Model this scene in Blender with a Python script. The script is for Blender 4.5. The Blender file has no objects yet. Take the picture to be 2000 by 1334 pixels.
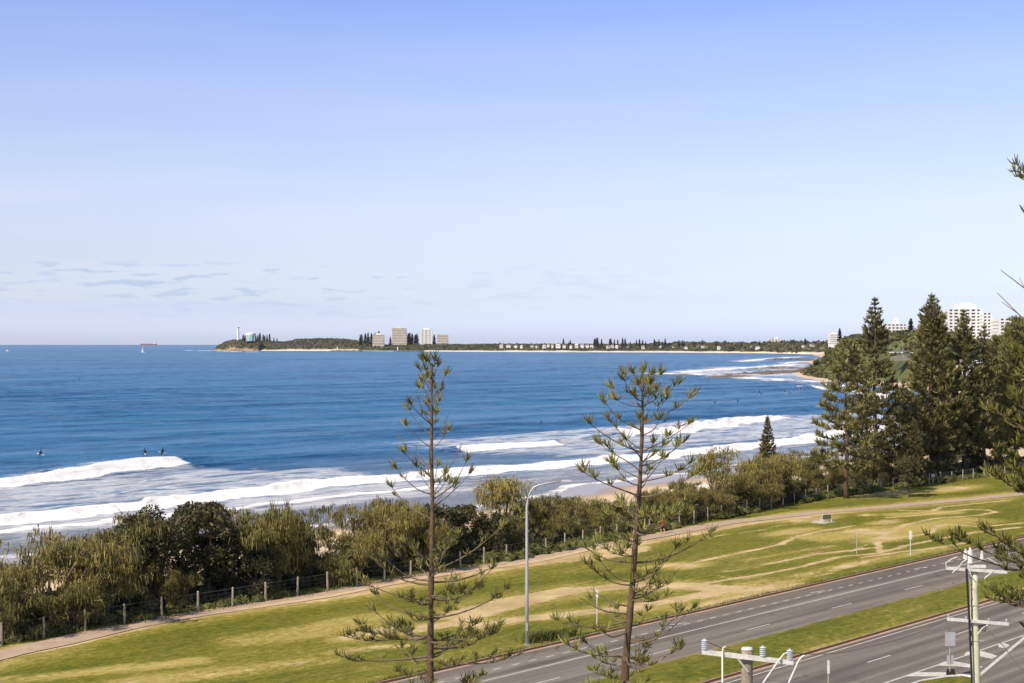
import bpy, math, random
import numpy as np
PI = math.pi
C = bpy.context.scene.collection
S = bpy.context.scene
H = 20.0          # camera height above the park lawn (z = 0); the sea lies at z = -5
F = 3100.0        # focal length in pixels of the 2000 px wide photograph
HZ = 671.0        # level line of the photograph
# ------------------------------------------------------------------ camera, sky, sun
cam = bpy.data.cameras.new('camera'); cam.sensor_width = 36; cam.lens = 36*F/2000
cam.clip_start = 0.5; cam.clip_end = 60000
co = bpy.data.objects.new('camera', cam); C.objects.link(co)
co.location = (0, 0, H); co.rotation_euler = (math.radians(90)+math.atan(4/F), 0, 0)
S.camera = co
SUN_EL = math.radians(45); SHX, SHY = 0.70, 0.714         # shadows fall this way on the ground
sd = (-SHX*math.cos(SUN_EL), -SHY*math.cos(SUN_EL), math.sin(SUN_EL))
sl = bpy.data.lights.new('sun', 'SUN'); sl.energy = 4.2; sl.angle = math.radians(0.5); sl.color = (1.0, 0.88, 0.70)
so = bpy.data.objects.new('sun', sl); C.objects.link(so)
from mathutils import Vector, Matrix
so.rotation_euler = Vector(sd).to_track_quat('Z', 'Y').to_euler()
S.view_settings.view_transform = 'Standard'; S.view_settings.look = 'None'
S.view_settings.exposure = 0.45; S.view_settings.gamma = 1
S.cycles.max_bounces = 6; S.cycles.transparent_max_bounces = 8

def nn(nt, t, **k):
    n = nt.nodes.new(t)
    for a, b in k.items():
        if a == 'op': n.operation = b
        elif a == 'ins':
            for i, v in b.items(): n.inputs[i].default_value = v
        else: setattr(n, a, b)
    return n
def math_(nt, op, a, b=None, c=None, clamp=False):
    n = nt.nodes.new('ShaderNodeMath'); n.operation = op; n.use_clamp = clamp
    for i, v in enumerate((a, b, c)):
        if v is None: continue
        if isinstance(v, (int, float)): n.inputs[i].default_value = v
        else: nt.links.new(v, n.inputs[i])
    return n.outputs[0]
def ramp(nt, fac, stops, interp='LINEAR'):
    n = nt.nodes.new('ShaderNodeValToRGB'); n.color_ramp.interpolation = interp
    e = n.color_ramp.elements
    while len(e) < len(stops): e.new(0.5)
    for i, (p, c) in enumerate(stops):
        e[i].position = p; e[i].color = (c, c, c, 1) if isinstance(c, (int, float)) else tuple(c)+(1,)
    nt.links.new(fac, n.inputs[0]); return n.outputs[0]
def mixc(nt, f, a, b, mode='MIX'):
    n = nt.nodes.new('ShaderNodeMix'); n.data_type = 'RGBA'; n.blend_type = mode
    for i, v in ((0, f), (6, a), (7, b)):
        if isinstance(v, (int, float)): n.inputs[i].default_value = v
        elif isinstance(v, tuple): n.inputs[i].default_value = v+(1,)
        else: nt.links.new(v, n.inputs[i])
    return n.outputs[2]
def noise(nt, vec, scale, detail=4, rough=.55, dist=0):
    n = nt.nodes.new('ShaderNodeTexNoise'); n.inputs['Scale'].default_value = scale
    n.inputs['Detail'].default_value = detail; n.inputs['Roughness'].default_value = rough; n.inputs['Distortion'].default_value = dist
    if vec is not None: nt.links.new(vec, n.inputs['Vector'])
    return n.outputs['Fac']
def mapping(nt, vec, scale=(1,1,1), rot=(0,0,0), loc=(0,0,0)):
    n = nt.nodes.new('ShaderNodeMapping'); n.inputs['Scale'].default_value = scale
    n.inputs['Rotation'].default_value = rot; n.inputs['Location'].default_value = loc
    nt.links.new(vec, n.inputs['Vector']); return n.outputs[0]

# world: Nishita sky, with the thin high cloud and the low cumulus of the photograph mixed in
w = bpy.data.worlds.new('World'); S.world = w; w.use_nodes = True
nt = w.node_tree; nt.nodes.clear(); L = nt.links.new
sky = nn(nt, 'ShaderNodeTexSky', sky_type='NISHITA'); sky.sun_disc = False
sky.sun_elevation = SUN_EL; sky.sun_rotation = math.atan2(-SHX, -SHY); sky.air_density = 1.0; sky.dust_density = 0.6; sky.ozone_density = 2.0
geo = nn(nt, 'ShaderNodeTexCoord'); sep = nn(nt, 'ShaderNodeSeparateXYZ'); L(geo.outputs['Generated'], sep.inputs[0])
elev = sep.outputs[2]                                             # sine of elevation
az = math_(nt, 'ARCTAN2', sep.outputs[0], sep.outputs[1])         # 0 straight ahead, + right
TK = 2.6                                                          # photograph's white balance of the sky, by height
TN = [(0.0, (1.3,1.46,2.35)), (.0098, (1.22,1.38,2.18)), (.027, (1.1,1.18,1.66)), (.055, (1.2,1.14,1.42)), (.087, (1.38,1.2,1.39)), (.12, (1.38,1.22,1.38)), (.153, (1.4,1.22,1.44)), (.184, (1.33,1.22,1.48)), (.213, (1.17,1.13,1.52)), (.5, (1.25,1.12,1.05))]
tint = ramp(nt, elev, [(p, tuple(v/TK*k for v, k in zip(c, (.985,.978,1.0)))) for p, c in TN])
skc = mixc(nt, 1.0, mixc(nt, 1.0, sky.outputs[0], tint, 'MULTIPLY'), (TK, TK, TK), 'MULTIPLY')
cv = nn(nt, 'ShaderNodeCombineXYZ'); L(az, cv.inputs[0]); L(elev, cv.inputs[1])
# faint veil of cirrus
ci = noise(nt, mapping(nt, cv.outputs[0], (3, 26, 1)), 1.0, 3, .5, .4)
cim = ramp(nt, ci, [(.42, 0.0), (.75, 1.0)])
cie = ramp(nt, elev, [(0.0, .4), (.045, .7), (.065, 1.0), (.085, .9), (.11, .35), (.2, 0.12), (.4, 0.0)])
skc = mixc(nt, math_(nt, 'MULTIPLY', math_(nt, 'MULTIPLY', cim, cie), .55), skc, (7.0, 7.25, 8.5))
# small grey-blue clouds low over the sea
cl = noise(nt, mapping(nt, cv.outputs[0], (42, 250, 1), (0,0,0), (3.3, 5.2, 0)), 1.0, 4, .55, .15)
big = noise(nt, mapping(nt, cv.outputs[0], (7, 30, 1), (0,0,0), (1.7, .3, 0)), 1.0, 1, .5)
clm = ramp(nt, math_(nt, 'ADD', cl, math_(nt, 'MULTIPLY', math_(nt, 'SUBTRACT', big, .5), .35)), [(.535, 0.0), (.63, 1.0)])
cle = ramp(nt, elev, [(.012, 0.0), (.02, .5), (.032, .9), (.046, 1.0), (.053, 0.0)])
cla = ramp(nt, math_(nt, 'MULTIPLY_ADD', az, 1.0, .5), [(.2, 1.0), (.38, .9), (.46, .45), (.56, .2), (.62, 0.0)])
clf = math_(nt, 'MULTIPLY', math_(nt, 'MULTIPLY', clm, cle), math_(nt, 'MULTIPLY', cla, .95))
skc = mixc(nt, clf, skc, (4.6, 5.5, 7.3))
bkn = noise(nt, mapping(nt, cv.outputs[0], (3, 60, 1), (0,0,0), (0, 2, 0)), 1.0, 2, .5)
bk = ramp(nt, math_(nt, 'ADD', elev, math_(nt, 'MULTIPLY', math_(nt, 'SUBTRACT', bkn, .5), .012)), [(.014, 0.0), (.018, 1.0), (.0235, 1.0), (.026, 0.0)])
bka = ramp(nt, math_(nt, 'ADD', az, .5), [(.36, 1.0), (.46, 0.0)])
skc = mixc(nt, math_(nt, 'MULTIPLY', math_(nt, 'MULTIPLY', bk, bka), .5), skc, (5.4, 6.1, 8.2))
bg = nn(nt, 'ShaderNodeBackground'); bg.inputs[1].default_value = 0.085
L(skc, bg.inputs[0]); wo = nn(nt, 'ShaderNodeOutputWorld'); L(bg.outputs[0], wo.inputs[0])

# ------------------------------------------------------------------ helpers
rng = np.random.default_rng(7); random.seed(7)
DX, DY = 2660/math.hypot(2660, F), F/math.hypot(2660, F)           # direction of the road
def G(x, y, z=0.0):
    Y = F*(H-z)/(y-HZ); return ((x-1000)*Y/F, Y, z)
def W(x, y, Y): return ((x-1000)*Y/F, Y, H-(y-HZ)*Y/F)
def tn(t, n): return (DX*t-DY*n, DY*t+DX*n)
def to_tn(X, Y): return (DX*X+DY*Y, -DY*X+DX*Y)

def mat(name, base, rough=.8, vary=None, spec=.3, metal=0, bump=None, transl=0, coord='Object', vscale=1.0):
    m = bpy.data.materials.new(name); m.use_nodes = True; nt = m.node_tree; b = nt.nodes['Principled BSDF']
    b.inputs['Roughness'].default_value = rough; b.inputs['Specular IOR Level'].default_value = spec; b.inputs['Metallic'].default_value = metal
    tc = nt.nodes.new('ShaderNodeTexCoord')
    col = None
    if vary:
        f = ramp(nt, noise(nt, tc.outputs[coord], vscale, 4, .6), [(.3, 0.0), (.7, 1.0)])
        col = mixc(nt, f, tuple(base), tuple(vary)); nt.links.new(col, b.inputs['Base Color'])
    else: b.inputs['Base Color'].default_value = tuple(base)+(1,)
    if bump:
        bn = nt.nodes.new('ShaderNodeBump'); bn.inputs['Strength'].default_value = bump[1]; bn.inputs['Distance'].default_value = bump[2]
        nt.links.new(noise(nt, tc.outputs[coord], bump[0], 4, .6), bn.inputs['Height']); nt.links.new(bn.outputs[0], b.inputs['Normal'])
    if transl:
        tr = nt.nodes.new('ShaderNodeBsdfTranslucent'); mx = nt.nodes.new('ShaderNodeMixShader'); mx.inputs[0].default_value = transl
        if col is not None: nt.links.new(col, tr.inputs[0])
        else: tr.inputs[0].default_value = tuple(base)+(1,)
        nt.links.new(b.outputs[0], mx.inputs[1]); nt.links.new(tr.outputs[0], mx.inputs[2])
        nt.links.new(mx.outputs[0], nt.nodes['Material Output'].inputs[0])
    return m

class MB:
    """collects vertices and faces, links them as ONE mesh object"""
    def __init__(s): s.v = []; s.f = []; s.n = 0; s.mi = []
    def add(s, v, f, mi=0):
        v = np.asarray(v, float).reshape(-1, 3); s.v.append(v)
        for q in f: s.f.append([i+s.n for i in q])
        s.mi += [mi]*len(f); s.n += len(v)
    def add_np(s, v, q, mi=0):
        s.v.append(v); s.f.extend((q+s.n).tolist()); s.mi += [mi]*len(q); s.n += len(v)
    def box(s, cx, cy, cz, sx, sy, sz, rz=0, mi=0, top=1.0):
        a = []
        for dz in (-.5, .5):
            k = top if dz > 0 else 1
            for x, y in ((-.5,-.5), (.5,-.5), (.5,.5), (-.5,.5)):
                X, Y = x*sx*k, y*sy*k
                a.append((cx+X*math.cos(rz)-Y*math.sin(rz), cy+X*math.sin(rz)+Y*math.cos(rz), cz+dz*sz))
        s.add(a, [(3,2,1,0), (4,5,6,7), (0,1,5,4), (1,2,6,5), (2,3,7,6), (3,0,4,7)], mi)
    def tube(s, pts, rad, seg=8, mi=0, cap=True):
        pts = [Vector(p) for p in pts]; n = len(pts)
        if not hasattr(rad, '__len__'): rad = [rad]*n
        vs = []; fs = []; up = None
        for i, p in enumerate(pts):
            d = (pts[min(i+1, n-1)]-pts[max(i-1, 0)]).normalized()
            if up is None:
                up = Vector((0,0,1)) if abs(d.z) < .9 else Vector((0,1,0))
            a = d.cross(up).normalized(); b = a.cross(d).normalized(); up = b
            for k in range(seg):
                t = 2*PI*k/seg; vs.append(p+(a*math.cos(t)+b*math.sin(t))*rad[i])
        for i in range(n-1):
            for k in range(seg):
                k2 = (k+1) % seg; fs.append((i*seg+k, i*seg+k2, (i+1)*seg+k2, (i+1)*seg+k))
        if cap: fs.append(tuple(range(seg-1, -1, -1))); fs.append(tuple(range((n-1)*seg, n*seg)))
        s.add([tuple(v) for v in vs], fs, mi)
    def prism(s, poly, z0, z1, mi=0):
        n = len(poly); v = [(x, y, z0) for x, y in poly]+[(x, y, z1) for x, y in poly]
        s.add(v, [tuple(range(n-1,-1,-1)), tuple(range(n, 2*n))]+[(i, (i+1)%n, (i+1)%n+n, i+n) for i in range(n)], mi)
    def build(s, name, m=None, parent=None, smooth=False):
        me = bpy.data.meshes.new(name)
        me.from_pydata(np.concatenate(s.v).tolist(), [], s.f)
        for q in (m if isinstance(m, (list, tuple)) else [m]): me.materials.append(q)
        if max(s.mi) > 0: me.polygons.foreach_set('material_index', s.mi)
        if smooth: me.polygons.foreach_set('use_smooth', [True]*len(me.polygons))
        me.update(); o = bpy.data.objects.new(name, me); C.objects.link(o)
        if parent is not None: o.parent = parent
        return o
def tag(o, label=None, cat=None, group=None, kind=None):
    if label: o['label'] = label
    if cat: o['category'] = cat
    if group: o['group'] = group
    if kind: o['kind'] = kind
    return o
def thing(name, loc, label, cat, group=None, rz=0):
    o = bpy.data.objects.new(name, None); C.objects.link(o); o.location = loc; o.rotation_euler.z = rz
    o.empty_display_size = .3
    return tag(o, label, cat, group)
def copy_tree(o, parent=None):
    c = o.copy(); C.objects.link(c); c.parent = parent
    for ch in [q for q in o.children]: copy_tree(ch, c)
    return c
def grid_mesh(name, P, m, attrs=None, smooth=True, parent=None):
    r, c, _ = P.shape
    me = bpy.data.meshes.new(name)
    idx = np.arange(r*c).reshape(r, c)
    q = np.stack([idx[:-1,:-1], idx[:-1,1:], idx[1:,1:], idx[1:,:-1]], -1).reshape(-1, 4)
    # face up
    a, b, d = P[0,0], P[0,1], P[1,0]
    if np.cross(b-a, d-a)[2] < 0: q = q[:, ::-1]
    me.vertices.add(r*c); me.vertices.foreach_set('co', P.reshape(-1).astype(np.float32))
    me.loops.add(q.size); me.loops.foreach_set('vertex_index', q.reshape(-1).astype(np.int32))
    me.polygons.add(len(q)); me.polygons.foreach_set('loop_start', (np.arange(len(q))*4).astype(np.int32))
    me.polygons.foreach_set('loop_total', np.full(len(q), 4, np.int32))
    me.update(calc_edges=True); me.validate()
    if smooth: me.polygons.foreach_set('use_smooth', [True]*len(q))
    for k, v in (attrs or {}).items():
        at = me.attributes.new(k, 'FLOAT', 'POINT'); at.data.foreach_set('value', v.reshape(-1).astype(np.float32))
    me.materials.append(m); o = bpy.data.objects.new(name, me); C.objects.link(o)
    if parent is not None: o.parent = parent
    return o
def vnoise(x, y, seed=0):
    """smooth value noise, numpy"""
    xi = np.floor(x).astype(np.int64); yi = np.floor(y).astype(np.int64); fx = x-xi; fy = y-yi
    fx = fx*fx*(3-2*fx); fy = fy*fy*(3-2*fy)
    def h(a, b):
        n = (a*374761393+b*668265263+seed*974711) & 0x7fffffff
        n = ((n ^ (n >> 13))*1274126177) & 0x7fffffff
        return (n & 0xffff)/65535.0
    return (h(xi,yi)*(1-fx)+h(xi+1,yi)*fx)*(1-fy)+(h(xi,yi+1)*(1-fx)+h(xi+1,yi+1)*fx)*fy
def fbm(x, y, o=4, seed=0):
    s = 0; a = .5
    for i in range(o): s = s+a*vnoise(x*2**i, y*2**i, seed+i); a *= .5
    return s
def seg_dist(X, Y, pts):
    """distance to a polyline"""
    best = np.full(X.shape, 1e9)
    for (x0, y0), (x1, y1) in zip(pts[:-1], pts[1:]):
        dx, dy = x1-x0, y1-y0; l2 = dx*dx+dy*dy+1e-9
        t = np.clip(((X-x0)*dx+(Y-y0)*dy)/l2, 0, 1)
        best = np.minimum(best, np.hypot(X-x0-t*dx, Y-y0-t*dy))
    return best
def sm(a, b, x): t = np.clip((x-a)/(b-a), 0, 1); return t*t*(3-2*t)

def ribbons(mb, P0, P1, P2, w0, w1=None, w2=None, mi=0, side=None):
    """tapering two-piece blades through three points each"""
    n = len(P0)
    if w1 is None: w1 = w0
    if w2 is None: w2 = w0*.3
    d = P2-P0
    r = rng.normal(size=(n,3)) if side is None else side
    s = np.cross(d, r); s /= (np.linalg.norm(s, axis=1, keepdims=True)+1e-9)
    W_ = lambda w: (s*(w if np.isscalar(w) else w[:,None])*.5)
    v = np.stack([P0-W_(w0), P0+W_(w0), P1-W_(w1), P1+W_(w1), P2-W_(w2), P2+W_(w2)], 1).reshape(-1, 3)
    b = (np.arange(n)*6)[:,None]
    q = np.concatenate([b+np.array([0,1,3,2]), b+np.array([2,3,5,4])], 0)
    mb.add_np(v, q, mi)

# ------------------------------------------------------------------ materials
def foliage(name, dark, light, vscale=.6, transl=.25, rough=.6, fine=None):
    m = bpy.data.materials.new(name); m.use_nodes = True; nt = m.node_tree; b = nt.nodes['Principled BSDF']
    b.inputs['Roughness'].default_value = rough; b.inputs['Specular IOR Level'].default_value = .25
    tc = nt.nodes.new('ShaderNodeTexCoord'); oi = nt.nodes.new('ShaderNodeObjectInfo')
    g = nt.nodes.new('ShaderNodeNewGeometry')
    f = math_(nt, 'ADD', math_(nt, 'MULTIPLY', noise(nt, tc.outputs['Object'], vscale, 3, .6), .9), math_(nt, 'MULTIPLY', g.outputs['Random Per Island'], .55))
    f = math_(nt, 'ADD', f, math_(nt, 'MULTIPLY', math_(nt, 'SUBTRACT', oi.outputs['Random'], .5), .3))
    col = mixc(nt, ramp(nt, f, [(.35, 0.0), (1.05, 1.0)]), dark, light)
    nt.links.new(col, b.inputs['Base Color'])
    tr = nt.nodes.new('ShaderNodeBsdfTranslucent'); nt.links.new(col, tr.inputs[0])
    mx = nt.nodes.new('ShaderNodeMixShader'); mx.inputs[0].default_value = transl
    nt.links.new(b.outputs[0], mx.inputs[1]); nt.links.new(tr.outputs[0], mx.inputs[2]); nt.links.new(mx.outputs[0], nt.nodes['Material Output'].inputs[0])
    return m
M = {}
M['pine'] = foliage('pine_needles', (.10,.10,.032), (.50,.47,.15), .6, .35)
M['pine_near'] = foliage('pine_needles_close', (.022,.027,.010), (.26,.25,.06), .9, .22)  # darker copy of the pine needles, with clump shading put into the colour
M['pine_far'] = foliage('pine_needles_far', (.05,.05,.024), (.32,.295,.115), .35, .3)
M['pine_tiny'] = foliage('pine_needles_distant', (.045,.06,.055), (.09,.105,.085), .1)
M['oak'] = foliage('sheoak_foliage', (.06,.058,.022), (.38,.32,.10), .55, .28)  # dark tones of both she-oaks hold painted shadow inside the crowns
M['oak_g'] = foliage('sheoak_green', (.05,.048,.018), (.26,.23,.075), .55, .25)
M['broad'] = foliage('broad_leaves', (.025,.026,.013), (.12,.115,.05), .7, .15, .4)
M['scrub'] = foliage('scrub_leaves', (.03,.04,.018), (.13,.15,.05), .12, .2)
M['farveg'] = foliage('distant_scrub', (.028,.036,.022), (.145,.135,.065), .02, .1)
M['hillveg'] = foliage('hill_scrub', (.035,.04,.018), (.15,.15,.05), .05, .2)
M['cover'] = foliage('ground_cover', (.035,.042,.012), (.17,.18,.05), .5, .25)
M['bark'] = mat('bark', (.16,.105,.065), .9, (.06,.04,.025), bump=(14,.6,.04), vscale=6)
M['bark_pale'] = mat('bark_pale', (.26,.2,.14), .9, (.12,.085,.06), bump=(14,.6,.04), vscale=5)
M['twig'] = mat('twig', (.20,.15,.10), .85, (.10,.07,.045), vscale=5)
M['white'] = mat('white_render', (.78,.78,.76), .7, (.68,.68,.66), vscale=.2)
M['cream'] = mat('cream_render', (.80,.71,.57), .7, (.55,.5,.42), vscale=.1)
M['glass_dark'] = mat('dark_window', (.14,.135,.13), .3, spec=.5)
M['shade'] = mat('balcony_recess', (.12,.12,.125), .7)
M['tile'] = mat('roof_tiles', (.28,.24,.22), .8, (.2,.17,.15), vscale=.3)
M['tile_red'] = mat('roof_red', (.35,.2,.14), .8, (.28,.15,.1), vscale=.3)
M['galv'] = mat('galvanised_steel', (.5,.51,.52), .45, (.42,.43,.44), metal=.35, vscale=3)
M['paint_w'] = mat('white_metal_paint', (.74,.73,.70), .55, (.5,.49,.46), vscale=5)
M['wood_post'] = mat('weathered_post', (.46,.41,.33), .9, (.27,.23,.17), vscale=2, bump=(20,.5,.02))
M['pole_green'] = mat('treated_pole', (.66,.66,.48), .85, (.5,.49,.35), vscale=3, bump=(25,.5,.015))
M['pole_grey'] = mat('old_pole', (.36,.31,.24), .9, (.2,.17,.13), vscale=5, bump=(25,.6,.015))
M['porcelain'] = mat('insulator_porcelain', (.52,.56,.62), .25, spec=.6)
M['black'] = mat('black_rubber', (.02,.02,.022), .6)
M['wire'] = mat('wire', (.10,.10,.10), .6)
M['wiremesh'] = mat('fence_wire', (.13,.12,.1), .6)
M['wetsuit'] = mat('wetsuit', (.012,.013,.016), .5)
M['skin'] = mat('skin', (.5,.3,.2), .6)
M['board'] = mat('surfboard', (.8,.8,.76), .3)
M['red'] = mat('red_cloth', (.6,.03,.03), .8)
M['navy'] = mat('dark_shorts', (.03,.035,.06), .8)
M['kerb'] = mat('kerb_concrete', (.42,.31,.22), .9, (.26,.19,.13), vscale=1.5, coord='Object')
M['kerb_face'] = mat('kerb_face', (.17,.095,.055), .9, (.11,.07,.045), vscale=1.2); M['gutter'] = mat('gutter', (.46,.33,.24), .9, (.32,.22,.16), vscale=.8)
M['rock'] = mat('wet_rock', (.11,.085,.065), .7, (.2,.15,.11), vscale=.15, bump=(.5,.6,1))
M['ochre'] = mat('ochre_cliff', (.42,.26,.14), .9, (.24,.15,.09), vscale=.05, bump=(.1,.6,3))
M['hull_red'] = mat('hull_red', (.24,.09,.1), .6); M['teal'] = mat('teal_panels', (.18,.42,.42), .5, (.3,.55,.54), vscale=.1)
M['canvas_teal'] = mat('teal_canvas', (.12,.42,.42), .8)

# asphalt
def asphalt():
    m = bpy.data.materials.new('asphalt'); m.use_nodes = True; nt = m.node_tree; b = nt.nodes['Principled BSDF']
    g = nt.nodes.new('ShaderNodeNewGeometry'); v = mapping(nt, g.outputs['Position'], (1,1,1), (0,0,-math.atan2(DY, DX)))
    st = noise(nt, mapping(nt, v, (.02, .9, 1)), 1.0, 2, .5)          # wheel tracks along the road
    fi = noise(nt, g.outputs['Position'], 3.0, 6, .7); bl = noise(nt, mapping(nt, v, (.05,.3,1)), 1.0, 4, .6)
    f = math_(nt, 'ADD', math_(nt, 'MULTIPLY', st, .7), math_(nt, 'ADD', math_(nt, 'MULTIPLY', fi, .18), math_(nt, 'MULTIPLY', bl, .3)))
    col = ramp(nt, f, [(.44, (.110,.094,.078)), (.58, (.160,.139,.118)), (.70, (.22,.195,.165))])
    vo = nt.nodes.new('ShaderNodeTexVoronoi'); vo.feature = 'DISTANCE_TO_EDGE'; vo.inputs['Scale'].default_value = .22
    wv = nt.nodes.new('ShaderNodeVectorMath'); wv.operation = 'ADD'; nz = nt.nodes.new('ShaderNodeTexNoise'); nz.inputs['Scale'].default_value = .7; nt.links.new(g.outputs['Position'], nz.inputs['Vector'])
    nt.links.new(g.outputs['Position'], wv.inputs[0]); nt.links.new(nz.outputs['Color'], wv.inputs[1]); nt.links.new(wv.outputs[0], vo.inputs['Vector'])
    cr = math_(nt, 'MULTIPLY', ramp(nt, vo.outputs['Distance'], [(0.0, 1.0), (.022, 0.0)]), ramp(nt, noise(nt, g.outputs['Position'], .06, 2), [(.5, 0.0), (.6, .75)]))
    pa = ramp(nt, noise(nt, mapping(nt, v, (.03,.22,1)), 1.0, 5, .7), [(.60, 0.0), (.66, .35)])
    col = mixc(nt, math_(nt, 'MAXIMUM', cr, pa), col, (.055,.05,.046))
    nt.links.new(col, b.inputs['Base Color']); b.inputs['Roughness'].default_value = .85; b.inputs['Specular IOR Level'].default_value = .2
    bn = nt.nodes.new('ShaderNodeBump'); bn.inputs['Strength'].default_value = .4; bn.inputs['Distance'].default_value = .01
    nt.links.new(noise(nt, g.outputs['Position'], 25, 2), bn.inputs['Height']); nt.links.new(bn.outputs[0], b.inputs['Normal'])
    return m
M['asphalt'] = asphalt()
M['side_asphalt'] = mat('side_asphalt', (.18,.165,.15), .9, (.23,.21,.19), vscale=.6)
M['bench_grey'] = mat('bench_slats', (.10,.10,.10), .6)
M['bike'] = mat('shoulder_asphalt', (.20,.185,.165), .9, (.165,.15,.138), vscale=.7)
def paintm():
    m = mat('road_paint', (.62,.6,.55), .7, (.42,.4,.37), vscale=2.5); return m
M['paint'] = paintm()
def path_mat():
    m = bpy.data.materials.new('footpath'); m.use_nodes = True; nt = m.node_tree; b = nt.nodes['Principled BSDF']
    g = nt.nodes.new('ShaderNodeNewGeometry')
    col = ramp(nt, noise(nt, g.outputs['Position'], .8, 6, .65), [(.3, (.35,.26,.19)), (.7, (.46,.36,.26))])
    at = nt.nodes.new('ShaderNodeAttribute'); at.attribute_name = 'sand'
    f = ramp(nt, math_(nt, 'ADD', at.outputs['Fac'], math_(nt, 'MULTIPLY', math_(nt, 'SUBTRACT', noise(nt, g.outputs['Position'], 1.2, 5, .6), .5), .9)), [(.42, 0.0), (.62, 1.0)])
    col = mixc(nt, f, col, (.56,.42,.27))
    nt.links.new(col, b.inputs['Base Color']); b.inputs['Roughness'].default_value = .95; b.inputs['Specular IOR Level'].default_value = .1
    return m
M['path'] = path_mat()
def lawn_mat():
    m = bpy.data.materials.new('lawn_grass'); m.use_nodes = True; nt = m.node_tree; b = nt.nodes['Principled BSDF']
    g = nt.nodes.new('ShaderNodeNewGeometry'); P = g.outputs['Position']
    v = mapping(nt, P, (1,1,1), (0,0,-math.atan2(DY, DX)))
    n1 = noise(nt, mapping(nt, v, (.05,.16,1)), 1.0, 5, .6, .6); n2 = noise(nt, mapping(nt, v, (.4,1.3,1)), 1.0, 6, .75); n3 = noise(nt, mapping(nt, v, (1.6,2.4,1)), 1.0, 6, .8)
    at = nt.nodes.new('ShaderNodeAttribute'); at.attribute_name = 'sand'; ad = nt.nodes.new('ShaderNodeAttribute'); ad.attribute_name = 'dry'
    f = math_(nt, 'ADD', math_(nt, 'MULTIPLY', n1, .4), math_(nt, 'ADD', math_(nt, 'MULTIPLY', n2, .35), math_(nt, 'MULTIPLY', n3, .80)))
    f = math_(nt, 'ADD', f, math_(nt, 'MULTIPLY', ad.outputs['Fac'], .24))
    col = ramp(nt, f, [(.58, (.040,.060,.007)), (.71, (.105,.118,.014)), (.84, (.19,.172,.028)), (1.0, (.40,.32,.10))])
    sn = math_(nt, 'ADD', math_(nt, 'MULTIPLY', math_(nt, 'SUBTRACT', n2, .5), 1.5), math_(nt, 'MULTIPLY', math_(nt, 'SUBTRACT', n3, .5), 1.2))
    sf = ramp(nt, math_(nt, 'ADD', at.outputs['Fac'], sn), [(.38, 0.0), (.62, 1.0)])
    sc = ramp(nt, math_(nt, 'ADD', math_(nt, 'MULTIPLY', noise(nt, P, .25, 3), .6), math_(nt, 'MULTIPLY', n3, .4)), [(.38, (.36,.26,.12)), (.6, (.58,.45,.25))])
    col = mixc(nt, sf, col, sc)
    nt.links.new(col, b.inputs['Base Color']); b.inputs['Roughness'].default_value = .9; b.inputs['Specular IOR Level'].default_value = .1
    bn = nt.nodes.new('ShaderNodeBump'); bn.inputs['Strength'].default_value = .7; bn.inputs['Distance'].default_value = .08
    nt.links.new(noise(nt, P, 5.0, 5, .75), bn.inputs['Height']); nt.links.new(bn.outputs[0], b.inputs['Normal'])
    return m
M['lawn'] = lawn_mat()
def sand_mat():
    m = bpy.data.materials.new('beach_sand'); m.use_nodes = True; nt = m.node_tree; b = nt.nodes['Principled BSDF']
    g = nt.nodes.new('ShaderNodeNewGeometry'); P = g.outputs['Position']
    sep = nt.nodes.new('ShaderNodeSeparateXYZ'); nt.links.new(P, sep.inputs[0])
    col = ramp(nt, noise(nt, P, .4, 6, .65), [(.3, (.50,.37,.23)), (.7, (.66,.52,.34))])
    wf = ramp(nt, math_(nt, 'ADD', math_(nt, 'MULTIPLY', sep.outputs[2], -.5), math_(nt, 'MULTIPLY', noise(nt, P, .1, 3), .25)), [(.0, 0.0), (1.0, 1.0)])
    wet = nt.nodes.new('ShaderNodeMapRange'); wet.inputs[1].default_value = -4.1; wet.inputs[2].default_value = -4.6
    zz = math_(nt, 'ADD', sep.outputs[2], math_(nt, 'MULTIPLY', math_(nt, 'SUBTRACT', noise(nt, P, .06, 3), .5), .5)); nt.links.new(zz, wet.inputs[0])
    col = mixc(nt, wet.outputs[0], col, (.27,.20,.155)); nt.links.new(col, b.inputs['Base Color'])
    litter = nt.nodes.new('ShaderNodeAttribute'); litter.attribute_name = 'litter'
    lf = ramp(nt, math_(nt, 'ADD', litter.outputs['Fac'], math_(nt, 'MULTIPLY', math_(nt, 'SUBTRACT', noise(nt, P, .5, 4), .5), .6)), [(.4, 0.0), (.6, 1.0)])
    col = mixc(nt, lf, col, (.06,.05,.03)); nt.links.new(col, b.inputs['Base Color'])
    r = nt.nodes.new('ShaderNodeMapRange'); nt.links.new(wet.outputs[0], r.inputs[0]); r.inputs[3].default_value = .95; r.inputs[4].default_value = .22
    nt.links.new(r.outputs[0], b.inputs['Roughness']); b.inputs['Specular IOR Level'].default_value = .4
    return m
M['sand'] = sand_mat()
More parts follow.
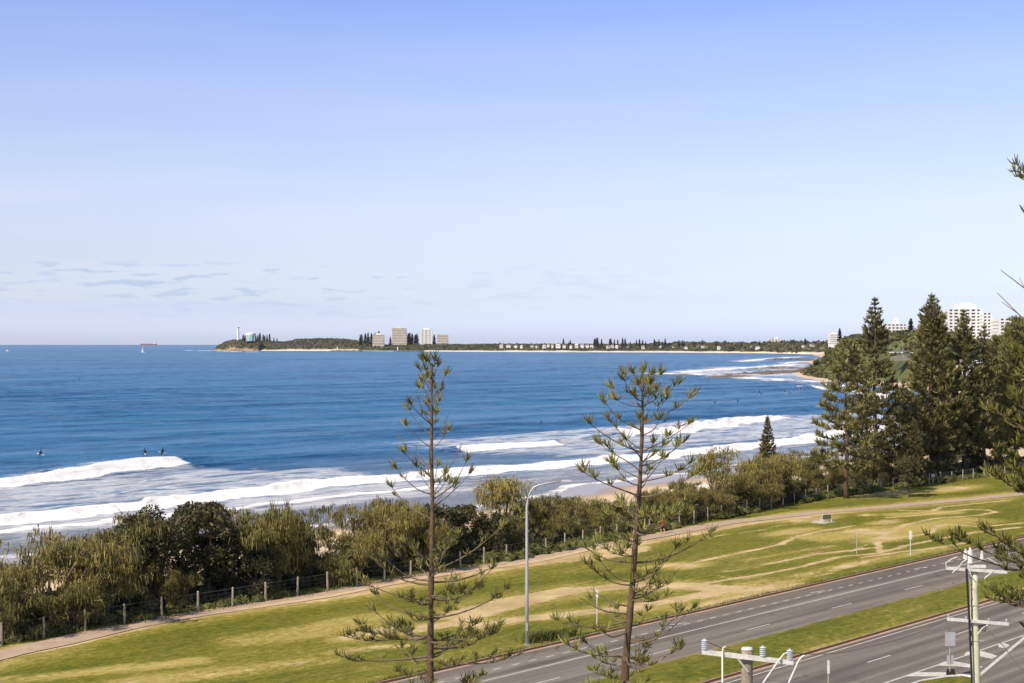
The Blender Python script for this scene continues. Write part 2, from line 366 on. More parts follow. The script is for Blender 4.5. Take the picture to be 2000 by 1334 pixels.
def sea_mat():
    m = bpy.data.materials.new('sea_water'); m.use_nodes = True; nt = m.node_tree; b = nt.nodes['Principled BSDF']
    g = nt.nodes.new('ShaderNodeNewGeometry'); P = g.outputs['Position']
    v = mapping(nt, P, (1,1,1), (0,0,-math.atan2(DY, DX)))       # x along the crests, y across
    A = lambda k: (lambda a: (setattr(a, 'attribute_name', k), a.outputs['Fac'])[1])(nt.nodes.new('ShaderNodeAttribute'))
    foam, lace, shal = A('foam'), A('lace'), A('shal')
    n_big = noise(nt, mapping(nt, v, (.0022,.006,1)), 1.0, 4, .55, .8)
    n_mid = noise(nt, mapping(nt, v, (.012,.05,1)), 1.0, 5, .6, .5)
    n_rip = noise(nt, mapping(nt, v, (.22,.6,1)), 1.0, 5, .65, .3)
    n_st = noise(nt, mapping(nt, v, (.05,.11,1)), 1.0, 6, .75, .3)
    cf = math_(nt, 'ADD', math_(nt, 'MULTIPLY', n_big, .30), math_(nt, 'ADD', math_(nt, 'MULTIPLY', n_mid, .36), math_(nt, 'ADD', math_(nt, 'MULTIPLY', n_st, .40), math_(nt, 'MULTIPLY', n_rip, .20))))
    deep = ramp(nt, cf, [(.40, (.002,.024,.072)), (.54, (.004,.064,.180)), (.67, (.045,.165,.335))])
    col = mixc(nt, math_(nt, 'MULTIPLY', shal, .85), deep, (.20,.21,.235))
    nt.links.new(col, b.inputs['Base Color']); b.inputs['Roughness'].default_value = .25; b.inputs['IOR'].default_value = 1.33
    b.inputs['Specular IOR Level'].default_value = .03
    h = math_(nt, 'ADD', math_(nt, 'MULTIPLY', n_mid, 2.2), math_(nt, 'ADD', math_(nt, 'MULTIPLY', n_st, 1.4), math_(nt, 'MULTIPLY', n_rip, .6)))
    bn = nt.nodes.new('ShaderNodeBump'); bn.inputs['Strength'].default_value = .9; bn.inputs['Distance'].default_value = 1.3
    nt.links.new(h, bn.inputs['Height']); nt.links.new(bn.outputs[0], b.inputs['Normal'])
    # foam
    f1 = noise(nt, mapping(nt, v, (.12,.28,1)), 1.0, 6, .7, .8); f2 = noise(nt, mapping(nt, v, (.035,.13,1)), 1.0, 5, .62, 1.2)
    f3 = noise(nt, mapping(nt, v, (.5,1.1,1)), 1.0, 4, .7)
    solid = ramp(nt, math_(nt, 'ADD', foam, math_(nt, 'MULTIPLY', math_(nt, 'SUBTRACT', f1, .5), 1.5)), [(.34, 0.0), (.68, 1.0)])
    rid = math_(nt, 'SUBTRACT', 1.0, math_(nt, 'MULTIPLY', math_(nt, 'ABSOLUTE', math_(nt, 'SUBTRACT', f2, .5)), 5.0))
    lf = math_(nt, 'ADD', math_(nt, 'MULTIPLY', rid, .35), math_(nt, 'ADD', math_(nt, 'MULTIPLY', f1, .55), math_(nt, 'MULTIPLY', f3, .3)))
    lc = ramp(nt, math_(nt, 'ADD', lf, math_(nt, 'MULTIPLY', math_(nt, 'SUBTRACT', lace, 1.0), .55)), [(.39, 0.0), (.80, 1.0)])
    ff = math_(nt, 'MAXIMUM', solid, math_(nt, 'MULTIPLY', lc, .8))
    d = nt.nodes.new('ShaderNodeBsdfDiffuse'); d.inputs[0].default_value = (.80,.79,.80,1)
    b2 = nt.nodes.new('ShaderNodeBump'); b2.inputs['Strength'].default_value = .8; b2.inputs['Distance'].default_value = 1.0; nt.links.new(f1, b2.inputs['Height']); nt.links.new(b2.outputs[0], d.inputs['Normal'])
    mx = nt.nodes.new('ShaderNodeMixShader'); nt.links.new(ff, mx.inputs[0]); nt.links.new(b.outputs[0], mx.inputs[1]); nt.links.new(d.outputs[0], mx.inputs[2])
    nt.links.new(mx.outputs[0], nt.nodes['Material Output'].inputs[0])
    return m
M['sea'] = sea_mat()

# ------------------------------------------------------------------ sea
def shore_n(t):                                         # how far the swash reaches, across-shore coordinate
    return np.interp(t, [-300,100,150,200,250,350,450,600,700,800,929,1200], [172,166,160,167,175,181,196,250,320,400,525,760])+2.2*np.sin(t/11.)+1.2*np.sin(t/4.3+1)
def sea():
    vv = np.concatenate([np.linspace(330, 60, 520), np.linspace(59.6, 1.25, 190)])       # finer rows nearer
    Y = 1587*25/vv
    a = np.concatenate([np.linspace(-.62, -.37, 36)[:-1], np.linspace(-.37, .37, 480), np.linspace(.37, .62, 36)[1:]])
    YY, AA = np.meshgrid(Y, a, indexing='ij'); XX = AA*YY
    T, N = DX*XX+DY*YY, -DY*XX+DX*YY
    wob = 3*(fbm(T/23, N/200, 3, 3)-.45)*2
    z = np.zeros_like(XX)
    fade = np.exp(-np.maximum(N-260, 0)/1300.)*sm(150, 230, N)
    ph = (N+wob+8*np.sin(T/210.)+14*(vnoise(T/160, N/400, 9)-.5))
    amp = 1.05*fade*(.4+1.0*vnoise(T/90, N/50, 4))
    z += amp*np.power(.5+.5*np.sin(ph*2*PI/43.), 2.2)*1.6
    z += .12*fade*np.sin((N+.25*T)*2*PI/11.+3*vnoise(T/20, N/20, 5))
    foam = np.zeros_like(XX); lace = np.zeros_like(XX)
    def breaker(pts, hgt, run, back, w=1.0, taper=12, rough=1.0):
        """pts: (t, n) of the crest; foam from the crest down the shoreward face and run metres ahead"""
        ts = np.array([p[0] for p in pts]); ns = np.array([p[1] for p in pts])
        c = np.interp(T, ts, ns)+2.2*rough*(fbm(T/7., T*0, 4, int(ts[0]))-.45)*3
        k = sm(ts[0]-taper, ts[0]+taper*.3, T)*(1-sm(ts[-1]-taper*.3, ts[-1]+taper, T))
        k0 = sm(ts[0]-taper*3, ts[0], T)*(1-sm(ts[-1], ts[-1]+taper*5, T))
        d = N-c                                                        # + seaward
        prof = np.where(d > 0, np.exp(-(d/6.)**2), np.exp(-(d/2.2)**2))
        nonlocal z, foam, lace
        z = z+hgt*k0*prof*(.9+.2*vnoise(T/5, T*0+N/9, 8))+.35*hgt*k*sm(-run-2, -run+1, d)*sm(1, -1, d)*(fbm(T/1.6, N/1.6, 3, 12)-.3)
        f = k*w*sm(back, 0, d)*sm(-run-1.5, -run+1.5, d)*(d < back+1)
        foam = np.maximum(foam, f*1.1)
        lace = np.maximum(lace, k*sm(-run-20, -run, d)*sm(8, 1, d)*.62)
    breaker([(60,246),(156,252),(180,258),(199,262)], 0.95, 5.0, 1.0, taper=4, rough=.5)
    breaker([(40,214),(120,200),(150,204),(190,209),(240,206),(290,205),(340,209),(380,212),(440,214),(500,240),(560,275)], .8, 6, 1.0, taper=14)
    breaker([(272,250),(288,249.5),(304,249)], 1.1, 4.5, 1, taper=5)
    breaker([(344,256),(380,258),(410,262),(443,268)], 1.2, 5, 1, taper=6)
    breaker([(30,190),(100,184),(150,186),(200,190)], .4, 2.5, .6, w=.75, taper=10)
    breaker([(600,322),(640,332),(690,352)], 1.1, 7, 1, taper=8)
    breaker([(636,362),(652,366)], .8, 5, 1, taper=5)
    breaker([(520,250),(600,300),(700,380),(800,470)], .8, 8, 1, taper=12)
    # froth left behind the breakers
    lace = np.maximum(lace, sm(215, 200, T)*sm(262, 246, N)*sm(172, 182, N)*.80)
    lace = np.maximum(lace, sm(205, 225, N)*0+sm(170, 180, N)*sm(212, 196, N)*.50)
    lace = np.maximum(lace, sm(245, 285, T)*sm(300, 270, N)*sm(206, 215, N)*.80*(1-sm(480, 560, T)*.5))
    lace = np.maximum(lace, sm(520, 600, T)*sm(shore_n(T)+95, shore_n(T)+30, N)*.6)
    sn = shore_n(T)
    foam = np.maximum(foam, sm(-2, .3, N-sn)*sm(4.5, 1.0, N-sn)*.62)
    shal = sm(215, 182, N)*sm(600, 420, T)
    shal = np.maximum(shal, sm(262, 215, N)*.35*sm(600, 450, T))
    # swell faces read darker through their slope; smooth thin water at the edge
    z *= sm(0, 22, N-sn)
    # reef surf under the far headland
    def patch(pts, wd, val, lc=.0):
        nonlocal foam, lace
        d = seg_dist(XX, YY*.35, [(x, y*.35) for x, y in pts]); f = sm(wd, wd*.3, d)
        foam = np.maximum(foam, f*val); lace = np.maximum(lace, sm(wd*3, wd, d)*lc)
    g = lambda *p: [G(x, y, -5)[:2] for x, y in p]
    patch(g((1290,730),(1360,733),(1450,738),(1540,744),(1600,746)), 9, 1.0, .9)
    patch(g((1400,731),(1480,729),(1600,730)), 22, .3, .95); patch(g((1470,720),(1600,718)), 24, .3, .9)
    patch(g((1340,727),(1420,722),(1480,718),(1560,712)), 9, .95, .9)
    patch(g((1450,706),(1500,701),(1560,697)), 11, .8, .8)
    patch(g((1530,710),(1570,706)), 7, 1.0, .8)
    patch(g((1620,752),(1660,762),(1720,780)), 5, .9, .7)
    patch(g((362,684.2),(384,684.5)), 18, .8); patch(g((388,684.8),(418,685),(470,687),(515,687.6)), 20, .9)
    Z = -5+z
    P = np.stack([XX, YY, Z], -1)
    o = grid_mesh('sea', P, M['sea'], {'foam': foam, 'lace': lace, 'shal': shal})
    tag(o, kind='structure')
sea()

# ------------------------------------------------------------------ ground sheets
def fence_n(t): return np.interp(t, [40, 62, 90, 110, 182, 236, 400], [93.5, 94.3, 94.7, 95.5, 103.2, 100.5, 92])
def ground():
    t = np.concatenate([np.linspace(-200, 30, 24)[:-1], np.linspace(30, 360, 260), np.linspace(360, 700, 40)[1:]])
    n = np.concatenate([np.linspace(-160, 60, 12)[:-1], np.linspace(60, 90, 8)[:-1], np.linspace(90, 230, 150)])
    T, N = np.meshgrid(t, n, indexing='ij')
    fn = fence_n(T); d = N-fn; sn = shore_n(T)
    z = np.where(N < 90, -.35, 0)-.35*0
    z = np.interp(N, [60, 90, 93], [-.35, -.35, -.06])
    z = z-3.1*sm(14, 34, d)+.5*np.sin(T/9)*sm(6, 16, d)*sm(40, 22, d)*.6
    k = np.clip((N-fn-34)/(sn-fn-34), 0, 1.9)
    z = z-1.85*k
    z += .12*(fbm(T/6, N/6, 3, 2)-.5)*sm(3, 10, d)
    X, Y = DX*T-DY*N, DY*T+DX*N
    litter = sm(26, 16, d)
    o = grid_mesh('ground', np.stack([X, Y, z], -1), M['sand'], {'litter': litter})
    tag(o, kind='structure')
ground()

PATH_C = [(-120,1312),(0,1279),(113,1256),(230,1227),(330,1208),(450,1189),(540,1177),(640,1162),(710,1147),(800,1130),(900,1114),(1030,1097),(1100,1081),(1170,1066),(1230,1055),(1300,1044),(1350,1034),(1410,1022),(1500,1012),(1600,1001),(1700,993),(1800,984),(1880,977),(1960,969),(2080,956),(2250,940)]
pc = [G(x, y) for x, y in PATH_C]
def smooth_poly(p, k):
    p = np.array([q[:2] for q in p]); s = np.concatenate([[0], np.cumsum(np.hypot(*np.diff(p, axis=0).T))])
    u = np.arange(0, s[-1], k); x = np.interp(u, s, p[:,0]); y = np.interp(u, s, p[:,1])
    ker = np.hanning(13); ker /= ker.sum()
    xp = np.convolve(np.pad(x, 6, 'edge'), ker, 'valid'); yp = np.convolve(np.pad(y, 6, 'edge'), ker, 'valid')
    return np.stack([xp, yp], -1)
pl = smooth_poly(pc, .8)
pcl = [tuple(q) for q in pl[::4]]
def lawn():
    t = np.arange(20, 420, .4); n = np.arange(66.95, 112, .4)
    T, N = np.meshgrid(t, n, indexing='ij'); fn = fence_n(T)
    N = np.minimum(N, fn+1.6+1.3*vnoise(T/3, T*0, 3))
    X, Y = DX*T-DY*N, DY*T+DX*N
    sand = np.zeros_like(X); dry = np.zeros_like(X)
    def track(pts, wd=.26, v=.95, hard=.30):
        nonlocal sand
        w_ = [G(x, y)[:2] for x, y in pts]; wx = .35*(fbm(X/4, Y/4, 2, 5)-.4)
        d = seg_dist(X+wx, Y+wx, w_); sand = np.maximum(sand, v*sm(wd+hard, wd*.4, d))
        dry_t = .25*sm(wd*5, wd, d); np.maximum(dry, dry_t, out=dry)
    for p in ([(1340,1102),(1439,1081),(1525,1063),(1551,1050),(1600,1038),(1667,1027)],
              [(1498,1102),(1591,1083),(1670,1074),(1700,1070)],
              [(1340,1147),(1422,1132),(1488,1122),(1571,1106),(1637,1088),(1713,1081),(1769,1066),(1818,1056),(1901,1040),(1990,1030)],
              [(1683,1089),(1752,1079),(1835,1069),(1881,1061)],
              [(1717,1078),(1715,1060),(1728,1044),(1771,1024),(1825,1013),(1915,1006),(1944,1000),(1930,996),(1888,995),(1802,1006),(1735,1011)],
              [(1726,1051),(1780,1047),(1816,1042),(1832,1027),(1859,1024),(1915,1029),(2000,1021)],
              [(1757,997),(1820,998),(1838,990),(1870,987),(1973,977)]): track(p)
    for p in ([(1455,1094),(1540,1080),(1624,1066)], [(1410,1118),(1520,1098),(1600,1078)], [(1900,1018),(1935,1013),(1948,1018)], [(1400,1124),(1440,1135),(1500,1120)],
              [(1440,1150),(1520,1136),(1600,1124),(1670,1104)], [(1340,1175),(1420,1160),(1540,1140)], [(1660,1078),(1700,1060),(1720,1056)], [(1500,1030),(1560,1021),(1630,1012)], [(1330,1058),(1400,1047),(1500,1033)]): track(p, .2, .5, .35)
    def blob(x, y, rx, rn, v=1.0):
        nonlocal sand
        X0, Y0, _ = G(x, y); t0, n0 = to_tn(X0, Y0); d = np.hypot((T-t0)/rx, (N-n0)/rn)+.5*(fbm(T/1.5, N/1.0, 3, 8)-.45)
        sand = np.maximum(sand, v*sm(1.3, .5, d)); np.maximum(dry, .9*sm(2.6, .8, d), out=dry)
    for b in ((1573,1014,3,1,1),(1548,1038,3,1,1),(1728,1020,2,.9,1),(1676,1037,3,1,1),(1710,1039,3.2,1.5,1),(1735,1051,3,1.2,.9),(1693,1006,1.2,.7,.9),(1600,1014,3,.8,.7),
              (1740,963,4,2,.6),(1860,955,5,1.6,.8),(1345,1106,2,.8,1),(1240,1187,2,1.4,1),(1665,1103,4,.6,.9),(1380,1160,6,.9,.9),(1430,1170,5,.8,.8),(1480,1150,4,.8,.8),(1300,1105,2,.7,.9),(1655,1150,3,.5,.7)): blob(*b)
    def band(pts, wd, v, dr=.6):
        nonlocal sand
        w_ = [G(x, y)[:2] for x, y in pts]; d = seg_dist(X, Y, w_)+wd*.9*(fbm(T/5, N/1.6, 4, 6)-.45)
        sand = np.maximum(sand, v*sm(wd, wd*.3, d)); np.maximum(dry, dr*sm(wd*1.9, wd*.5, d), out=dry)
    band([(905,1207),(960,1187),(1035,1168),(1110,1153),(1170,1148),(1240,1143),(1330,1143),(1400,1152)], 2.7, .86)
    band([(930,1225),(1000,1212),(1080,1203),(1150,1195),(1260,1182),(1340,1166),(1430,1148)], 1.6, .74)
    band([(676,1245),(709,1235),(758,1230),(790,1231),(860,1222),(920,1212)], 1.5, .72)
    band([(660,1275),(720,1266),(800,1260)], .8, .6)
    band([(1330,1190),(1400,1178),(1480,1162),(1560,1140)], 1.0, .62)
    band([(1560,1125),(1700,1095),(1850,1070)], 1.0, .35); band([(1600,1050),(1760,1035),(1900,1015)], 2.5, .25, .8); band([(1750,1005),(1850,1000)], 1.5, .2, .9)
    band([(250,1334),(450,1312),(640,1290)], 1.3, .42); band([(0,1330),(200,1310),(380,1290)], .9, .36, .8); band([(480,1250),(600,1235),(760,1205)], 1.8, .22, .7)
    # sandy edge along the footpath
    dp = seg_dist(X, Y, pcl); side = sm(.9, 3.4, dp)
    wsand = np.interp(T, [40, 78, 95, 150, 165, 175, 400], [.3, .5, 1.5, 1.7, 1.2, .35, .3])+1.1*(fbm(T/5, T*0, 3, 7)-.4)
    mask = sm(1.15+wsand+.5, 1.15+wsand-.5, dp)*(N < np.interp(X, pl[:,0], -DY*pl[:,0]+DX*pl[:,1])+.4)
    sand = np.maximum(sand, mask*.95); np.maximum(dry, .75*sm(wsand+4.5, 1.2, dp)*(N < 98), out=dry)
    Xp, Yp, _ = G(1175, 1082); sand = np.maximum(sand, .95*sm(4, 2, np.hypot((T-to_tn(Xp, Yp)[0])/2.6, (N-to_tn(Xp, Yp)[1]-.4)/1.0)))
    dry = np.maximum(dry, .5*sm(2.6, .2, N-66.95)*vnoise(T/2, N*0, 4)); dry *= (N < fn-.4)
    z = .05*(fbm(T/7, N/7, 3, 1)-.5)+.0
    o = grid_mesh('park_lawn', np.stack([X, Y, z+.012], -1), M['lawn'], {'sand': sand, 'dry': dry}); tag(o, kind='structure')
lawn()
def footpath():
    d = np.gradient(pl, axis=0); d /= np.linalg.norm(d, axis=1, keepdims=True); nrm = np.stack([-d[:,1], d[:,0]], -1)
    us = np.linspace(-1.25, 1.25, 9); s = np.arange(len(pl))*.8
    P = np.zeros((len(pl), 9, 3)); sa = np.zeros((len(pl), 9))
    for k, u in enumerate(us):
        j = .12*(vnoise(s/1.3, s*0+k, 3)-.5)*(k in (0, 8))
        P[:,k,0] = pl[:,0]+nrm[:,0]*(u+j); P[:,k,1] = pl[:,1]+nrm[:,1]*(u+j); P[:,k,2] = .052
    x = P[:,4,0]; cover = np.interp(x, [-40,-26,-18,8,13,20], [.1,.25,.62,.62,.3,.12])
    for k in range(9): sa[:,k] = cover*(1.25-.16*k)
    o = grid_mesh('footpath', P, M['path'], {'sand': sa}); tag(o, kind='structure')
footpath()

def strip(name, t0, t1, n0, n1, z, m, kind='structure', dt=4, parent=None, wob=0):
    t = np.arange(t0, t1+dt, dt); T, N = np.meshgrid(t, np.array([n0, (n0+n1)/2, n1]), indexing='ij')
    if wob: N = N+wob*(vnoise(T/1.1, N*3, 4)-.5)
    o = grid_mesh(name, np.stack([DX*T-DY*N, DY*T+DX*N, T*0+z], -1), m, parent=parent)
    if kind: tag(o, kind=kind)
    return o
strip('road', -20, 500, 20, 66.95, -.12, M['asphalt'])
def kerb(name, t0, t1, n, s, h=.03, wd=.3, zb=-.16, kind='structure'):
    mb = MB(); t = np.arange(t0, t1, 2.0)
    wd = wd*.55; prof = [(0, zb), (0, h-.02), (.03, h), (wd-.02, h), (wd+.02, -.105), (wd+.30, -.112), (wd+.30, zb)]
    vs = []; fs = []; k = len(prof)
    for a in t:
        jit = .012*math.sin(a*1.7)
        for p, zz in prof: X, Y = tn(a, n+s*(p+jit)); vs.append((X, Y, zz))
    for i in range(len(t)-1):
        for j in range(k-1):
            q = (i*k+j, (i+1)*k+j, (i+1)*k+j+1, i*k+j+1); fs.append(q if s < 0 else q[::-1])
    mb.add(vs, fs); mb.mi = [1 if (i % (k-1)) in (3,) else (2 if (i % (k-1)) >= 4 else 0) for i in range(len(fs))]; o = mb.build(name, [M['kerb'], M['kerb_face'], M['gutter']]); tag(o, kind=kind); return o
kerb('kerb', -20, 480, 67.05, -1)
kerb('kerb', -20, 480, 52.55, -1, wd=.28)
kerb('kerb', -20, 480, 57.5, 1, wd=.12)
def median():
    t = np.arange(-20, 420, .5); n = np.arange(52.5, 57.56, .22)
    T, N = np.meshgrid(t, n, indexing='ij')
    z = .03+.10*np.sin((N-52.5)/5.06*PI)+.03*(fbm(T/2, N/2, 2, 2)-.5)
    dry = .5*sm(.9, 0, N-52.5)+.5*sm(.8, 0, 57.56-N)*vnoise(T/2, T*0, 1)+.45*(fbm(T/9, N/1.5, 3, 11) > .52)*sm(140, 60, T)+.1
    o = grid_mesh('median_grass', np.stack([DX*T-DY*N, DY*T+DX*N, z], -1), M['lawn'], {'sand': dry*0+.12*sm(.5, 0, N-52.5), 'dry': dry*.8-.12}); tag(o, kind='structure')
median()
# painted markings (each sheet 4 mm above the road)
def marks():
    mb = MB()
    def seg(t0, t1, n0, n1, z=-.116):
        k = max(1, int((t1-t0)/6))
        for i in range(k):
            a, b = t0+(t1-t0)*i/k, t0+(t1-t0)*(i+1)/k
            p = [tn(a, n0), tn(b, n0), tn(b, n1), tn(a, n1)]; mb.add([(x, y, z) for x, y in p], [(0,1,2,3)])
    seg(-20, 480, 62.85, 62.97)
    seg(-20, 480, 51.55, 51.67)
    LH = math.hypot(2660, F)*H
    ta = LH/(1227.3-HZ)                       # where one dash of the far carriageway begins
    ta = to_tn(*G(1458, 1227)[:2])[0]
    for k in range(-6, 40): seg(ta+12*k, ta+12*k+3.1, 60.05, 60.17)
    tb = to_tn(*G(1693, 1290)[:2])[0]
    for k in range(-4, 40): seg(tb+12*k, tb+12*k+3.1, 48.15, 48.27)
    tc = to_tn(*G(1391, 1205)[:2])[0]
    for k in range(-60, 220): seg(tc+1.72*k, tc+1.72*k+.75, 64.6, 64.72)
    tg = to_tn(*G(1716, 1333)[:2])[0]
    seg(tg-10, 480, 44.42, 44.56)
    o = mb.build('road_markings', M['paint']); tag(o, kind='structure')
    # small right-turn ticks on the cycle lane
    mb = MB()
    for x, y in ((1596,1153), (1796,1107), (1320,1216)):
        X, Y, _ = G(x, y); t0, n0 = to_tn(X, Y)
        p = [tn(t0-.8, n0+.10), tn(t0+1.0, n0-.25), tn(t0+1.0, n0-.10), tn(t0-.8, n0+.25)]; mb.add([(a, b, -.1115) for a, b in p], [(0,1,2,3)])
    o = mb.build('cycle_lane_marks', M['paint']); tag(o, kind='structure')
    # painted island with hatching, lower right
    mb = MB()
    def poly(pts, z=-.112): 
        q = [G(x, y, -.12) for x, y in pts]; mb.add([(a, b, z) for a, b, _ in q], [tuple(range(len(q)))[::-1]])
    poly([(1909,1318),(1913,1322),(2004,1246),(2000,1243)])
    poly([(1766,1321),(1840,1321),(1862,1313),(1790,1313)])
    poly([(1826,1300),(1866,1301),(1912,1306),(1920,1302),(1866,1292),(1845,1292)])
    poly([(1880,1283),(1898,1278),(1937,1287),(1948,1281),(1920,1272),(1888,1273)])
    poly([(1950,1264),(1963,1266),(1972,1260),(1962,1256),(1950,1258)])
    o = mb.build('hatched_island', M['paint']); tag(o, kind='structure')
marks()
def side_bits():
    # grass nib with its white kerb in the foreground, lower right
    mb = MB(); pts = [(1752,1345),(1800,1331),(1850,1323),(1885,1322),(1905,1328),(1915,1345),(1915,1460),(1700,1460)]
    w_ = [G(x, y)[:2] for x, y in pts]; mb.prism(w_[::-1] if True else w_, -.119, .04)
    o = mb.build('grass_nib', M['lawn']); tag(o, kind='structure')
    mb = MB(); mb.tube([(x, y, .0) for x, y in [G(*p)[:2] for p in ((1740,1350),(1800,1330),(1850,1321.5),(1880,1319),(1900,1322),(1910,1330))]], .09, 6)
    o = mb.build('nib_kerb', M['paint_w']); tag(o, kind='structure')
    strip('footway_verge', -60, 400, -60, 20, -.05, M['lawn'])
side_bits()

# ------------------------------------------------------------------ distant land
def hill():
    """headland on the right with its scrub slope and the low land in front of it"""
    coast = [(60,300),(100,400),(145,468),(190,560),(214,680),(220,800),(217,900),(206,1047),(213,1150),(223,1240),(236,1336),(285,1500),(330,1800),(400,2214),(470,2500),(560,2870),(660,3500),(690,3750)]
    cy = np.array([c[1] for c in coast]); cx = np.array([c[0] for c in coast])
    Y = np.concatenate([np.linspace(330, 900, 50), np.linspace(910, 1700, 110), np.linspace(1740, 4600, 70)])
    s = np.concatenate([np.linspace(-60, 0, 10)[:-1], np.linspace(0, 160, 70), np.linspace(180, 3000, 36)])
    YY, SS = np.meshgrid(Y, s, indexing='ij'); C0 = np.interp(YY, cy, cx)+np.interp(YY, [900,1000,1400,1600], [8,2,2,10])*np.sin(YY/70.); XX = C0+SS
    top = np.interp(YY, [330,600,760,900,1000,1100,1200,1350,1500,1800,2200,3000,3700,4600], [3.5,4,7,16,26,28,28,26,21,17,14,12,11,10])
    ramp_w = np.interp(YY, [330,800,950,1100,1400,1600,2200,4600], [30,60,50,42,44,75,90,110])
    b0 = np.interp(YY, [330,900,1050,1400,1600,4600], [34,22,9,8,26,30])
    z = -5+SS*.055*(SS < b0)+(SS >= b0)*b0*.055
    z = z+(top+3)*sm(b0, b0+ramp_w, SS+8*(fbm(XX/40, YY/60, 3, 4)-.5))
    z = z+5*(fbm(XX/35, YY/35, 4, 1)-.45)*sm(b0, b0+40, SS)*np.minimum(1, top/20)
    z = z+np.interp(SS, [200, 600, 1500], [0, 6, 10])*sm(900, 1400, YY)
    z = z-np.maximum(z-13, 0)*sm(62, 105, SS)*sm(900, 980, YY)*(1-sm(1900, 2300, YY))
    zl = z-np.where((YY < 500), 3.2*sm(500, 420, YY), 0)
    m = bpy.data.materials.new('headland_soil'); m.use_nodes = True; nt = m.node_tree; b = nt.nodes['Principled BSDF']
    g = nt.nodes.new('ShaderNodeNewGeometry'); a = nt.nodes.new('ShaderNodeAttribute'); a.attribute_name = 'veg'
    veg = ramp(nt, noise(nt, g.outputs['Position'], .05, 5, .65), [(.35, (.045,.05,.02)), (.6, (.10,.12,.03)), (.75, (.17,.16,.06))])
    sd_ = ramp(nt, noise(nt, g.outputs['Position'], .03, 4), [(.3, (.52,.38,.27)), (.7, (.66,.52,.38))])
    nt.links.new(mixc(nt, a.outputs['Fac'], sd_, veg), b.inputs['Base Color']); b.inputs['Roughness'].default_value = .9
    o = grid_mesh('headland', np.stack([XX, YY, zl], -1), m, {'veg': sm(b0-4, b0+8, SS+6*(fbm(XX/12, YY/20, 2, 5)-.5))}); tag(o, kind='structure')
    return XX, YY, zl, SS, b0
HX, HY, HZZ, HS, HB = hill()
def ico(r=1.0):
    t = (1+5**.5)/2; v = np.array([(-1,t,0),(1,t,0),(-1,-t,0),(1,-t,0),(0,-1,t),(0,1,t),(0,-1,-t),(0,1,-t),(t,0,-1),(t,0,1),(-t,0,-1),(-t,0,1)])
    v = v/np.linalg.norm(v[0])*r
    f = np.array([(0,11,5),(0,5,1),(0,1,7),(0,7,10),(0,10,11),(1,5,9),(5,11,4),(11,10,2),(10,7,6),(7,1,8),(3,9,4),(3,4,2),(3,2,6),(3,6,8),(3,8,9),(4,9,5),(2,4,11),(6,2,10),(8,6,7),(9,8,1)])
    return v, f
IV, IF = ico()
def clumps(mb, P, R, flat=.75, leaves=8, lw=.35):
    """leafy tufts: a rough core with ragged leaf sprays standing out of it"""
    n = len(P)
    v = P[:,None,:]+IV[None]*R[:,None,None]*(.72+.45*rng.random((n,12,1)))*np.array([1,1,flat])
    f = (np.arange(n)*12)[:,None,None]+IF[None]
    mb.add_np(v.reshape(-1,3), f.reshape(-1,3))
    if leaves:
        d = rng.normal(size=(n*leaves,3)); d[:,2] = np.abs(d[:,2])*.9+.1; d /= np.linalg.norm(d, axis=1, keepdims=True)
        c = np.repeat(P, leaves, 0); r = np.repeat(R, leaves)[:,None]; sc = np.array([1,1,flat])
        p0 = c+d*r*.6*sc; p2 = c+d*r*(1.1+.35*rng.random((n*leaves,1)))*sc; p1 = (p0+p2)/2+rng.normal(size=p0.shape)*r*.12
        ribbons(mb, p0, p1, p2, r[:,0]*lw, r[:,0]*lw*1.1, r[:,0]*lw*.2)
def hill_scrub():
    mb = MB(); w_ = (HS > HB+1) & (HS < 150) & (HY > 640) & (HY < 1750)
    idx = np.argwhere(w_); pick = idx[rng.integers(0, len(idx), 6500)]
    P = np.stack([HX[tuple(pick.T)], HY[tuple(pick.T)], HZZ[tuple(pick.T)]], -1)+rng.normal(size=(6500,3))*np.array([2,4,.3])
    R = rng.uniform(1.0, 2.6, 6500)*np.where(rng.random(6500) < .12, 1.6, 1)
    # leave the grassy green streaks of the slope open
    g = vnoise(P[:,0]/9, P[:,1]/45, 3) > .28
    clumps(mb, P[g], R[g], .8, 9)
    o = mb.build('slope_scrub', M['hillveg']); tag(o, kind='stuff'); tag(o, 'green scrub covering the headland slope above the far beach', 'scrub')
    mb = MB(); w_ = (HS > HB+60) & (HY > 1500) & (HY < 4500) & (HS < 900)
    idx = np.argwhere(w_); pick = idx[rng.integers(0, len(idx), 1500)]
    P = np.stack([HX[tuple(pick.T)], HY[tuple(pick.T)], HZZ[tuple(pick.T)]], -1)+rng.normal(size=(1500,3))*np.array([12,18,.6])
    P[:,2] += 2; clumps(mb, P, rng.uniform(4, 10, 1500), .9, 6)
    o = mb.build('headland_woodland', M['farveg']); tag(o, kind='stuff'); tag(o, 'dark woodland on the land behind the rocky point', 'woodland')
hill_scrub()

